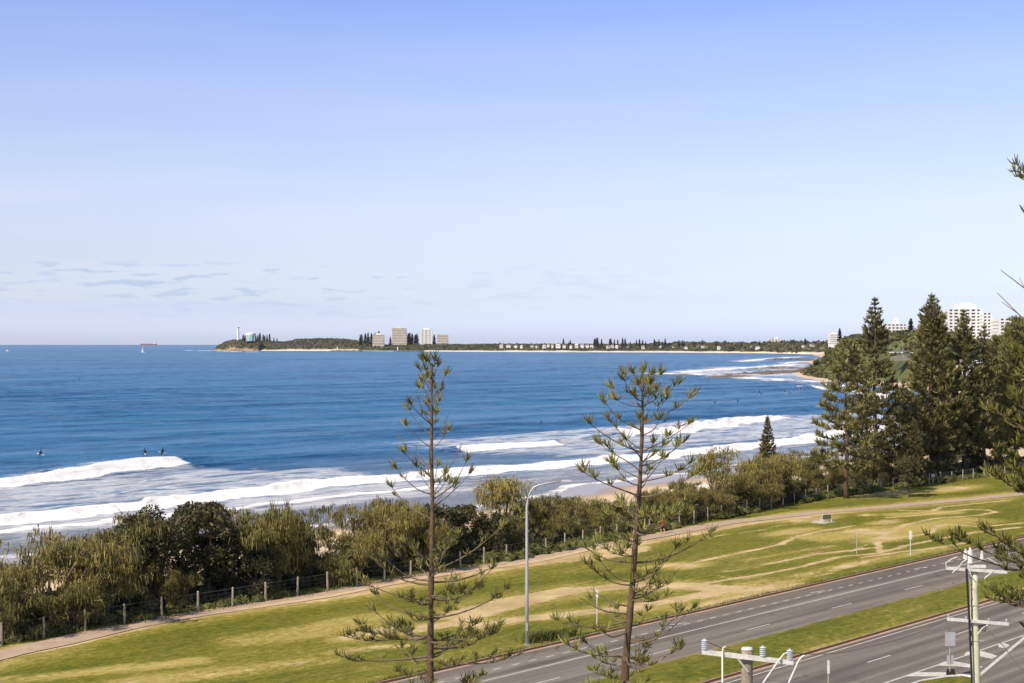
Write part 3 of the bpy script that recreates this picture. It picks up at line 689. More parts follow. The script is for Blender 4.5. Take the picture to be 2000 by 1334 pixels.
# far shore: stations (photo column, distance of the beach, crest height)
ST = [(414,5560,-4),(418,5540,6),(425,5500,14),(436,5480,26),(450,5470,33),(475,5460,35),(500,5430,30),(520,5420,26),(545,5400,24),(570,5380,31),(600,5370,34),(640,5360,34),(670,5340,31),(700,5330,24),(716,5300,15),(740,5200,12),(800,5100,12),(860,4950,13),(900,4850,13),(960,4760,14),(1020,4700,14),(1100,4620,14),(1200,4520,14),(1300,4400,15),(1400,4250,17),(1480,4100,16),(1540,3900,17),(1575,3700,18),(1640,3640,18),(1760,3600,12)]
def far_profile(px):
    p = np.array(ST); return np.interp(px, p[:,0], p[:,1]), np.interp(px, p[:,0], p[:,2])
def far_point(px, back):
    Yc, zc = far_profile(px); Y = Yc+back
    cliff = px < 505
    z = np.where(cliff, np.interp(back, [0, 8, 30, 70, 160], [0,.15,.55,.9,1.0]), np.interp(back, [0, 45, 70, 120, 260], [0,.02,.18,.45,1.0]))
    zz = -5+z*(zc+5)+np.where(cliff, 0, np.interp(back, [0, 40], [0, 2.2])*(1-z))
    return np.stack([(px-1000)*Yc/F*(1+back/9000), Y, zz], -1)
def far_shore():
    px = np.concatenate([np.linspace(413, 530, 118), np.linspace(532, 1760, 260)]); back = np.array([-30,0,4,8,16,30,45,58,70,90,120,160,210,260,420,700])
    PX, BK = np.meshgrid(px, back, indexing='ij'); P = far_point(PX, BK)
    P[:,0,2] = -6.5; nz = fbm(P[...,0]/30, P[...,1]/30, 3, 3)-.45
    P[...,2] += nz*5*(BK > 12)*(BK < 600); P[...,1] += nz*14*(BK > 3)
    P[:,-1,2] = -6
    m = bpy.data.materials.new('far_shore_ground'); m.use_nodes = True; nt = m.node_tree; b = nt.nodes['Principled BSDF']; g = nt.nodes.new('ShaderNodeNewGeometry')
    a = nt.nodes.new('ShaderNodeAttribute'); a.attribute_name = 'veg'; a2 = nt.nodes.new('ShaderNodeAttribute'); a2.attribute_name = 'cliff'
    veg = ramp(nt, noise(nt, g.outputs['Position'], .012, 4), [(.35, (.035,.045,.02)), (.7, (.10,.10,.045))])
    base = mixc(nt, a2.outputs['Fac'], (.72,.61,.46), ramp(nt, noise(nt, g.outputs['Position'], .06, 4, .7), [(.35, (.13,.085,.05)), (.6, (.42,.26,.14))]))
    nt.links.new(mixc(nt, a.outputs['Fac'], base, veg), b.inputs['Base Color']); b.inputs['Roughness'].default_value = .95
    cliff = sm(512, 500, PX); veg = np.where(PX < 510, sm(12, 20, BK+60*(nz)+5*sm(450, 500, PX)), sm(52, 62, BK))
    veg = np.where((PX > 700) & (PX < 830), sm(10, 20, BK), veg)
    o = grid_mesh('far_shore', P, m, {'veg': veg, 'cliff': cliff}); tag(o, kind='structure')
    # vegetation
    mb = MB(); n = 5200
    px = rng.uniform(422, 1700, n); bk = np.where(px < 508, rng.uniform(14, 120, n), rng.uniform(56, 420, n))
    P = far_point(px, bk); R = rng.uniform(3.2, 6.5, n); R = np.where(px < 560, R*.7, R)*np.where((px > 1280) & (rng.random(n) < .12), 1.8, 1)
    k = (P[:,2] > -3); P[:,2] += R*.2; clumps(mb, P[k], R[k], .8, 5, .4)
    o = mb.build('far_scrub', M['farveg']); tag(o, kind='stuff'); tag(o, 'dark coastal scrub along the far shore of the bay', 'scrub')
    return P
far_shore()

# rocks of the reef and breakwaters
def rock_field(name, pts, wd, count, hmax, label, cat, size, seed):
    r = np.random.default_rng(seed); mb = MB(); w_ = [G(x, y, -5)[:2] for x, y in pts]
    p = smooth_poly([(a, b) for a, b in w_], max(3, wd*.3))
    for i in range(count):
        q = p[r.integers(0, len(p))]; s = size*r.uniform(.4, 1.3)
        v = IV*np.array([s*r.uniform(1,2.2), s*r.uniform(1,2), hmax*r.uniform(.4,1)])*(.7+.5*r.random((12,1)))
        off = r.normal(size=2)*wd*.4
        mb.add_np(v+np.array([q[0]+off[0]*.5, q[1]+off[1]*1.6, -5.1]), IF)
    o = mb.build(name, M['rock']); return tag(o, label, cat, kind='stuff')
rock_field('rock_reef', [(1320,734),(1400,737),(1470,731),(1540,726),(1600,724)], 20, 420, 1.8, 'low brown rock reef awash in white surf below the headland', 'reef', 3.5, 1)
rock_field('rock_point', [(1505,704),(1550,702),(1600,705)], 25, 110, 3.5, 'dark rocky point beyond the reef, at the end of the sandy bay', 'rocks', 5, 2)
rock_field('rock_shelf', [(1470,722),(1540,718),(1600,722)], 30, 320, 1.5, 'flat brown rock shelf between the reef and the sandy cove', 'rocks', 4, 3)
# ------------------------------------------------------------------ apartment blocks and houses
def apartment(label, x0, x1, ytop, ybot, Y, cols, wall='cream', depth=18, roofbox=None, rz=0, group=None, balc=.55, storey=3.1, steps=None):
    X = ((x0+x1)/2-1000)*Y/F; wd = (x1-x0)*Y/F; zb = H-(ybot-HZ)*Y/F; zt = H-(ytop-HZ)*Y/F
    o = thing('apartment_building', (X, Y+depth/2, zb), label, 'building', group, rz)
    mb = MB(); h = zt-zb; mb.box(0, 0, h/2-4, wd*.93, depth*.9, h+8); mb.build('wall', M[wall], o)
    n = max(2, int(h/storey)); sh = h/n
    mb = MB()
    for k in range(n+1): mb.box(0, 0, k*sh, wd, depth, .42)
    for c in range(cols+1):
        xx = -wd/2+wd*c/cols
        fw = .5 if wall == 'cream' else max(.6, wd/cols*.34)
        mb.box(max(-wd/2+fw/2, min(wd/2-fw/2, xx)), 0, h/2, fw, depth-.01, h-.44)
    mb.build('balcony', M[wall], o)
    for k in range(n):
        mb = MB(); mb.box(0, 0, k*sh+sh*.66, wd*.93+.14, depth*.9+.14, sh*(.42 if storey < 4 else .30)); mb.build('window_band', M['glass_dark'], o)
        mb = MB(); mb.box(0, -depth/2+.06, k*sh+.21+.6, wd-.02, .1, 1.2 if storey < 4 else 2.0); mb.build('balustrade', M[wall], o)
    if roofbox:
        a, b, c = roofbox; mb = MB(); mb.box(a*wd, 0, h+c/2+.2, b*wd, depth*.5, c)
        mb.box(a*wd, 0, h+c+.4, b*wd*.5, depth*.3, c*.6); mb.build('roof_plant', M[wall], o)
    return o
apartment('short cream tower block, leftmost of the four on the far spit', 727.5, 750, 654, 676, 5400, 3, 'cream', storey=5.4, roofbox=(0,.5,4))
apartment('tallest cream tower block on the far spit, with a white box on its roof', 766, 794, 641.5, 676, 5400, 3, 'cream', storey=5.4, roofbox=(0,.26,5))
apartment('pale grey tower with stepped top, third of the four on the far spit', 821, 844, 644, 674, 5400, 3, 'white', storey=5.4, roofbox=(0,.55,4))
apartment('square cream block, rightmost of the four towers on the far spit', 854, 875, 653.5, 676, 5400, 3, 'cream', storey=5.4, roofbox=(0,.7,1.5))
apartment('small white apartment block above the trees of the far shore, left of the headland', 1501, 1525, 661.5, 676, 4350, 4, 'white', roofbox=(.2,.3,2.5))
apartment('white block standing behind the headland ridge, left of the tall pines', 1621, 1641, 653, 670, 2600, 5, 'white', roofbox=(0,.6,2))
apartment('wide white building with a small turret, between the two tallest pines', 1726, 1772, 633, 668, 1700, 6, 'white', 16, roofbox=(.08,.2,5))
apartment('big white apartment tower with a stepped roof on the hill, rightmost skyline', 1851, 1918, 604, 668, 1600, 6, 'white', 22, roofbox=(.1,.55,5))
apartment('white apartment wing stepping down beside the big tower on the hill', 1918.5, 1938, 611, 668, 1590, 2, 'white', 20)
apartment('low white flats at the right edge of the hilltop buildings', 1951, 2010, 622, 668, 1560, 5, 'white', 20)
apartment('white link block between the stepped tower wing and the low flats', 1938.6, 1950.5, 624, 668, 1585, 2, 'white', 16)
apartment('white terraced flats with deep balconies below the hilltop tower, behind the pines', 1862, 1925, 662, 700, 1350, 5, 'white', 20)
apartment('white terraced flats lower on the hill near the right edge', 1930, 1990, 668, 712, 1250, 5, 'white', 20)

def house(x, y, wpx, hpx, Y, label, group, wall='white', roof='tile', rz=0, proto=[]):
    X = (x-1000)*Y/F; z = H-(y-HZ)*Y/F; wd = wpx*Y/F; h = hpx*Y/F*.62
    o = thing('house', (X, Y, z), label, 'house', group, rz)
    mb = MB(); mb.box(0, 0, h/2-3, wd, 10, h+6); mb.build('wall', M[wall], o)
    mb = MB(); a = wd/2+.5; rh = hpx*Y/F*.38
    mb.add([(-a,-5.6,h),(a,-5.6,h),(a,5.6,h),(-a,5.6,h),(-a*.6,0,h+rh),(a*.6,0,h+rh)], [(0,1,5,4),(1,2,5),(2,3,4,5),(3,0,4),(3,2,1,0)]); mb.build('roof', M[roof], o)
    for k in range(int(max(2, wd//4.5))): mb = MB(); mb.box(-wd/2+wd*(k+.5)/max(2, wd//4.5), -5.03, h*.55, 2.2, .12, h*.4); mb.build('window', M['glass_dark'], o)
    return o
HG = 'small houses among the trees of the far shore'
hs = [(979,676.5,10,3.4),(993,676,13,3.2),(1008,676.5,10,3),(1019,677,6,3),(1040,677,9,3.2),(1049,677.5,7,3),(1063,677,7,3.6),(1071,675.5,8,5.4),(1079,676,7,5),(1090,676.5,11,4.4),(1102,676.5,8,3.8),
      (1115,677,8,3.6),(1126,676.5,9,5),(1137,676.5,9,5.6),(1147,677,9,4.4),(1156,677.5,8,3.5),(1188,678,7,4),(1196,678,9,5.2),(1205,678.5,9,4),(1225,678,7,3),(1256,678,7,3.4),(1290,678.5,6,2.8),(1366,679,8,3.5),(1373,678.5,9,4.6),(1381,679,6,3.2),(1340,679,6,3),(1404,679,8,2.6),(1468,678.5,7,3.6),(1480,679,10,3.4),(1546,677,8,2.4),(1570,676.5,10,2.8),(1586,676,10,4.6),(1314,678.5,6,2.6)]
ORD = 'first second third fourth fifth sixth seventh eighth ninth tenth eleventh twelfth thirteenth fourteenth fifteenth sixteenth seventeenth eighteenth nineteenth twentieth twenty-first twenty-second twenty-third twenty-fourth twenty-fifth twenty-sixth twenty-seventh twenty-eighth twenty-ninth thirtieth thirty-first thirty-second thirty-third thirty-fourth'.split()
for i, (x, y, a, b) in enumerate(sorted(hs)):
    Yc, _ = far_profile(x)
    house(x, y, a*random.uniform(.6,.85), b, float(Yc)+75+random.uniform(0, 60), ORD[i]+' small white house from the left, among dark trees behind the far beach', HG, 'white' if i % 4 else 'cream', 'tile' if i % 3 else 'white', random.uniform(-.3,.3))
# villas glimpsed between the big pines on the right
for (x, y, a, b, Y, lb, rf) in ((1885,722,26,20,900,'pale villa with a white gable glimpsed through the pines under the hilltop flats','tile'),
                            (1925,716,30,18,880,'white villa with a pale roof behind the thin pine on the right','white'),
                            (1960,735,30,16,700,'white gabled house low behind the right hand pines','white'),
                            (1905,908,34,26,330,'cream beach kiosk with red roof behind the trunks of the right hand pines','tile_red'),
                            (1796,700,18,8,1150,'low brown roofed house above the coast road on the headland','tile')):
    house(x, y, a, b, Y, lb, None, 'white', rf)

# lighthouse, reservoir, beacons, ships
def lighthouse():
    Y = 5480; s = Y/F; X, _, z0 = W(465, 662, Y); o = thing('lighthouse', (X, Y, z0-4), 'slim white lighthouse tower on the far headland', 'lighthouse')
    h = (662-640)*s+4
    mb = MB(); mb.tube([(0,0,0),(0,0,h*.3),(0,0,h)], [4.4,4.1,3.9], 12); mb.build('tower', M['white'], o)
    mb = MB(); mb.tube([(0,0,h),(0,0,h+.9)], 5.6, 12); mb.build('gallery', M['white'], o)
    mb = MB(); mb.tube([(0,0,h+.9),(0,0,h+3)], 3.4, 12); mb.build('lantern_room', M['glass_dark'], o)
    mb = MB(); mb.tube([(0,0,h+3),(0,0,h+3.8),(0,0,h+5.6)], [4.9,4.6,1.2], 12); mb.build('cap', M['white'], o)
lighthouse()
def reservoir():
    Y = 5500; s = Y/F; X, _, z0 = W(490, 664, Y); o = thing('water_reservoir', (X, Y, z0-4), 'teal and white water reservoir beside the lighthouse', 'reservoir')
    h = 15*s
    mb = MB(); mb.tube([(0,0,0),(0,0,h*.72+2)], 17, 20); mb.build('tank', M['teal'], o)
    mb = MB(); mb.tube([(0,0,h*.72+2),(0,0,h*.95+2),(0,0,h+3)], [17.6,17.6,10], 20); mb.build('top', M['white'], o)
    for k in range(10):
        mb = MB(); a = k*2*PI/10; mb.box(17.4*math.cos(a), 17.4*math.sin(a), h*.4, 1.6, 1.6, h*.8, a); mb.build('rib', M['white'], o)
reservoir()
def breakwater(x0, x1, y, Y, label, bx):
    mb = MB(); r = np.random.default_rng(int(x0))
    for i in range(90):
        px = r.uniform(x0, x1); X = (px-1000)*Y/F
        mb.add_np(IV*np.array([5,6,3.6])*r.uniform(.6,1.1)*(.8+.4*r.random((12,1)))+np.array([X, Y+r.normal()*4, -5+r.uniform(-.5,1)]), IF)
    o = mb.build('breakwater', M['rock']); tag(o, label, 'breakwater')
    X = (bx-1000)*Y/F; b = thing('harbour_beacon', (X, Y, -3), 'small white harbour beacon on the end of the '+('left' if x0 < 700 else 'right')+' rock breakwater', 'beacon')
    mb = MB(); mb.tube([(0,0,0),(0,0,6),(0,0,10)], [2.2,1.8,1.5], 8); mb.build('tower', M['white'], b)
    mb = MB(); mb.tube([(0,0,10),(0,0,10.6),(0,0,12)], [2.2,2.2,.6], 8); mb.build('lantern', M['white'], b)
breakwater(649, 708, 688, 5150, 'low dark rock breakwater at the river mouth, left one', 659)
breakwater(771, 828, 688, 5050, 'low dark rock breakwater at the river mouth, right one', 777)
def ship():
    Y = 19000; s = Y/F; X = (290-1000)*s; zb = H-(673.6-HZ)*s+1; L2 = 33*s/2
    o = thing('cargo_ship', (X, Y, zb-4), 'long dark red bulk carrier on the horizon', 'ship')
    mb = MB(); h = 15; p = [(-L2,0),(-L2+12,-15),(L2-8,-15),(L2,-9),(L2,9),(L2-8,15),(-L2+12,15)]; mb.prism(p, 0, h); mb.build('hull', M['hull_red'], o)
    mb = MB(); mb.box(L2-24, 0, h+11, 22, 26, 22); mb.box(L2-22, 0, h+25, 9, 12, 8); mb.build('superstructure', M['white'], o)
    mb = MB(); mb.box(L2-14, 0, h+20, 5, 5, 22); mb.build('funnel', M['hull_red'], o)
    for k in range(4):
        mb = MB(); mb.box(-L2+30+k*32, 0, h+2.2, 22, 22, 4.4); mb.build('hatch_cover', M['galv'], o)
    mb = MB(); mb.box(-L2+9, 0, h+7, 1.5, 1.5, 14); mb.build('mast', M['white'], o)
ship()
def sailboat():
    Y = F*25/(688.5-HZ); s = Y/F; X = (279-1000)*s
    o = thing('sailing_yacht', (X, Y, -5), 'white sailing yacht with bare mast below the ship on the horizon', 'boat')
    mb = MB(); p = [(-5,-.4),(-4.5,-1.8),(1,-2),(6,0),(1,2),(-4.5,1.8),(-5,.4)]; mb.prism(p, -.3, 1.8); mb.build('hull', M['paint_w'], o)
    mb = MB(); mb.box(-1, 0, 2.4, 5.5, 2.2, 1.3, top=.8); mb.build('cabin', M['paint_w'], o)
    mb = MB(); mb.tube([(.5,0,1.8),(.5,0,24)], [.45,.25], 6); mb.build('mast', M['paint_w'], o)
    mb = MB(); mb.add([(.3,.1,3),(-4.5,.1,3.2),(.3,.1,15),(.3,-.1,3),(-4.5,-.1,3.2),(.3,-.1,15)], [(0,1,2),(5,4,3),(0,3,4,1),(1,4,5,2),(2,5,3,0)]); mb.build('sail', M['paint_w'], o)
    Y = F*25/(686-HZ); X = (14-1000)*Y/F
    o = thing('motor_boat', (X, Y, -5), 'tiny white motor boat at the left edge near the horizon', 'boat')
    mb = MB(); mb.prism([(-5,-2),(3,-2.1),(7,0),(3,2.1),(-5,2)], -.3, 2); mb.build('hull', M['paint_w'], o)
    mb = MB(); mb.box(-.5, 0, 3.5, 4.5, 3, 3, top=.8); mb.build('cabin', M['paint_w'], o)
    mb = MB(); mb.tube([(0,0,5),(0,0,8)], .2, 6); mb.build('mast', M['paint_w'], o)
sailboat()

# ------------------------------------------------------------------ conifers
def pine_mesh(h, R, clear, seed, wstep=.75, nb=6, blade=.14, blen=.75, dens=1.0, shape=.8, droop=.10, sparse=0.0, up=.55, topr=.03):
    """Norfolk pine: whorls of limbs, blades of foliage standing along them"""
    global rng
    rng = np.random.default_rng(seed); r = random.Random(seed)
    tr = MB(); k = 12; lean = [(.004*h*math.sin(i*.9+seed), .004*h*math.cos(i*1.1+seed), h*i/k) for i in range(k+1)]; lean[0] = (0,0,-.3)
    r0 = .013*h+.06
    tr.tube(lean, [r0*(1.25 if i == 0 else 1)*(1-i/k*.93) for i in range(k+1)], 10)
    wood = MB(); fo = MB(); P0 = []; P1 = []; P2 = []; Wd = []
    wood.tube([(0,0,clear-.1),(0,0,h-.2)], [.05,.01], 5)
    z = clear; ph = 0
    while z < h-.25:
        u = (z-clear)/(h-clear); rad = R*max(topr, (1-u))**shape
        if u < .12: rad *= .6+.4*u/.12
        ph += .5
        for b in range(nb):
            if r.random() < sparse: continue
            a = ph+2*PI*b/nb+r.uniform(-.3,.3); ln = rad*r.uniform(.68, 1.12)
            rise = (-.18+ .75*u**1.3)*ln+r.uniform(-.05,.05)*ln
            d = np.array([math.cos(a), math.sin(a), 0.]); s_ = np.array([-math.sin(a), math.cos(a), 0.])
            base = np.array([0,0,z]); ns = max(3, int(ln/.5))
            def pt(q): return base+d*ln*q+np.array([0,0,1.])*(rise*q-droop*ln*math.sin(PI*q)+.13*ln*q*q)
            wood.tube([tuple(pt(q)) for q in (0,.33,.66,1)], [.012*ln+.02,.009*ln+.015,.006*ln+.01,.01], 4, cap=False)
            cnt = int(max(4, ln*7.5*dens))
            q = .16+.84*np.sqrt(rng.random(cnt)); side = rng.choice([-1,1], cnt)*rng.random(cnt)*np.sin(PI*np.clip(q*.9+.1, 0, 1))*.26*ln
            c = np.array([pt(x) for x in q])+s_[None]*side[:,None]
            c[:,2] += .02*ln*rng.normal(size=cnt)
            nbld = 4
            c = np.repeat(c, nbld, 0); m_ = len(c)
            dirs = d[None]*.55+s_[None]*np.repeat(np.sign(side), nbld)[:,None]*.45*rng.random((m_,1))+np.array([0,0,up])+rng.normal(size=(m_,3))*.38
            dirs /= np.linalg.norm(dirs, axis=1, keepdims=True); l_ = blen*(.6+.6*rng.random((m_,1)))*min(1, .35+rad/2.5)
            P0.append(c); P1.append(c+dirs*l_*.55); P2.append(c+dirs*l_+np.array([0,0,.12])*l_); Wd.append(np.full(m_, blade)*(.7+.6*rng.random(m_))*min(1, .5+rad/3))
        z += wstep*(1.0 if u < .7 else .7)*r.uniform(.8,1.2)
    # leader
    c = np.stack([np.zeros(14), np.zeros(14), np.linspace(h-1.0, h-.05, 14)], 1); d_ = rng.normal(size=(14,3)); d_[:,2] = np.abs(d_[:,2])+.8; d_ /= np.linalg.norm(d_, axis=1, keepdims=True)
    P0.append(c); P1.append(c+d_*.2); P2.append(c+d_*.42); Wd.append(np.full(14, blade*.6))
    P0, P1, P2, Wd = map(np.concatenate, (P0, P1, P2, Wd))
    ribbons(fo, P0, P1, P2, Wd, Wd*1.1, Wd*.25)
    return tr, wood, fo
def pine(name, label, group, loc, args, fm='pine_far', bark='bark'):
    tr, wd, fo = pine_mesh(**args)
    o = thing(name, loc, label, 'tree', group)
    tr.build('trunk', M[bark], o, True); wd.build('limbs', M['bark_pale'], o); fo.build('crown', M[fm], o)
    return o
PG = 'tall Norfolk pines at the right of the park'
def placed(x, ybase, ytop):
    X, Y, _ = G(x, ybase); return (X, Y, 0), H-(ytop-HZ)*Y/F
for nm, x, yb, yt, R, clear, seed, lab, kw in (
    ('a', 1653, 973, 664, 5.3, 4.2, 11, 'Norfolk pine with thick bare brown lower trunk, nearest of the tall group, on the lawn', dict(dens=.8, shape=.62, sparse=.1, wstep=1.1)),
    ('b', 1709, 948, 582, 5.3, 4.5, 12, 'tall slender Norfolk pine just right of the nearest one, open tiers at the top', dict(dens=.72, shape=.85, sparse=.14, wstep=1.0)),
    ('c', 1820, 928, 573, 7.2, 3.5, 13, 'tallest and densest Norfolk pine, dark pyramid in the middle of the group', dict(dens=1.0, shape=.88, wstep=.85)),
    ('d', 1882, 924, 605, 5.6, 3.5, 14, 'dense Norfolk pine overlapping the tallest one on its right', dict(dens=.8, shape=.85, sparse=.1, wstep=.9)),
    ('e', 1922, 920, 632, 4.0, 5.0, 15, 'thin Norfolk pine with long bare trunk in front of the hilltop flats', dict(dens=.8, sparse=.2, wstep=.95)),
    ('f', 1762, 936, 745, 4.0, 4.0, 16, 'shorter Norfolk pine filling the gap between the two tallest pines', dict(dens=.8, sparse=.15)),
    ('g', 1985, 915, 618, 5.6, 5.0, 17, 'broad Norfolk pine at the right edge behind the foreground branches', dict(dens=1.0, shape=.65)),
    ('h', 1952, 905, 655, 5.8, 3.0, 18, 'dark pine filling in between the thin pine and the right edge pine', dict(dens=1.0, shape=.6)),
    ('i', 1850, 908, 735, 5.4, 3.0, 19, 'shorter dark pine behind the tallest one, near the fence', dict(dens=.9, shape=.6))):
    loc, h = placed(x, yb, yt)
    pine('pine_tree', lab, PG, loc, dict(h=h, R=R, clear=clear, seed=seed, blade=.17, blen=.8, **kw))
Xy, Yy = tn(220, 112); Yp = 236.0
pine('pine_tree', 'young symmetrical Norfolk pine standing above the she-oaks in front of the surf', None, ((1499-1000)*Yp/F, Yp, -1.5), dict(h=H-(812-HZ)*Yp/F+1.5, R=1.9, clear=1.5, seed=20, wstep=.42, nb=7, blade=.12, blen=.5, dens=1.5, shape=.85))
pine('pine_tree', 'narrow young dark pine right behind the round lawn tree', None, ((1785-1000)*222/F, 222, 0), dict(h=9.5, R=2.0, clear=.6, seed=21, wstep=.45, nb=7, blade=.13, blen=.5, dens=1.5, shape=.8))

# distant little pines on the skyline
def tiny_pine(seed):
    r = np.random.default_rng(seed); mb = MB(); n = 210
    u = r.random(n)**.8; z = .12+.86*u; rad = .15*(1-u)**.7+.02; a = r.random(n)*2*PI
    c = np.stack([np.zeros(n), np.zeros(n), z], 1); e = np.stack([np.cos(a)*rad, np.sin(a)*rad, z+.015+.05*r.random(n)], 1)*1.0
    global rng; rng = r
    ribbons(mb, c, (c+e)/2, e, np.full(n, .035), np.full(n, .05), np.full(n, .02))
    return mb
tp = []
for s_ in range(3):
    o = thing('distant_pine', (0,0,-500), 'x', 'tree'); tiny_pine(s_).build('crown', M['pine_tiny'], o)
    mb = MB(); mb.tube([(0,0,-.05),(0,0,.97)], [.018,.003], 6); mb.build('trunk', M['bark'], o); tp.append(o)
used = set()
def put_tiny(px, ytop, ybase, Y, label, group, wide=1.0, i=[0]):
    k = i[0] % 3; i[0] += 1
    o = tp[k] if k not in used else copy_tree(tp[k]); used.add(k)
    s = Y/F; h = (ybase-ytop)*s; X = (px-1000)*s; z = H-(ybase-HZ)*s
    o.location = (X, Y, z); o.scale = (h*wide, h*wide, h); o.rotation_euler.z = px; tag(o, label, 'tree', group)
TG = 'distant Norfolk pines on the far shore'
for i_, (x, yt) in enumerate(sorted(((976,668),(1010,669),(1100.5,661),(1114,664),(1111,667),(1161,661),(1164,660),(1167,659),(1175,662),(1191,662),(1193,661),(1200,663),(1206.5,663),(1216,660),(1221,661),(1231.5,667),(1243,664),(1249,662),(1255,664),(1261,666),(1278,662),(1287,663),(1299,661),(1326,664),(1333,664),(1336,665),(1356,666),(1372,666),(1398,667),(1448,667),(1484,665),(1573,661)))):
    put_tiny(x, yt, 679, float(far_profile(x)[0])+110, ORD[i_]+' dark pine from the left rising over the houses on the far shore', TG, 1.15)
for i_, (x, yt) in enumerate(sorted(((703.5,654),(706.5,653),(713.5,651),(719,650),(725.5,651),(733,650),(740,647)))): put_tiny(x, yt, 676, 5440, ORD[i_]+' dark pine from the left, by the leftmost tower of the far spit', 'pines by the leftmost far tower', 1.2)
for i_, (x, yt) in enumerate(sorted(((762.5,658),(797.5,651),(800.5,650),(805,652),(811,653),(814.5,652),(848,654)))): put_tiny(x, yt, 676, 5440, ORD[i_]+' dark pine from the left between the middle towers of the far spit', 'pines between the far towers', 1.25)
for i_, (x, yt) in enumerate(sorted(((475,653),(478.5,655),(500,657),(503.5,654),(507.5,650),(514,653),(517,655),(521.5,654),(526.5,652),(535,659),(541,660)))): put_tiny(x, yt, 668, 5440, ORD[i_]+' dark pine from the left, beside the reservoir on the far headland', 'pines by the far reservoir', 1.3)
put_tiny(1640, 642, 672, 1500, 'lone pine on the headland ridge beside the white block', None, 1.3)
put_tiny(1779, 622, 664, 1450, 'dark pointed pine on the hill right of the turreted white building', None, 1.5)

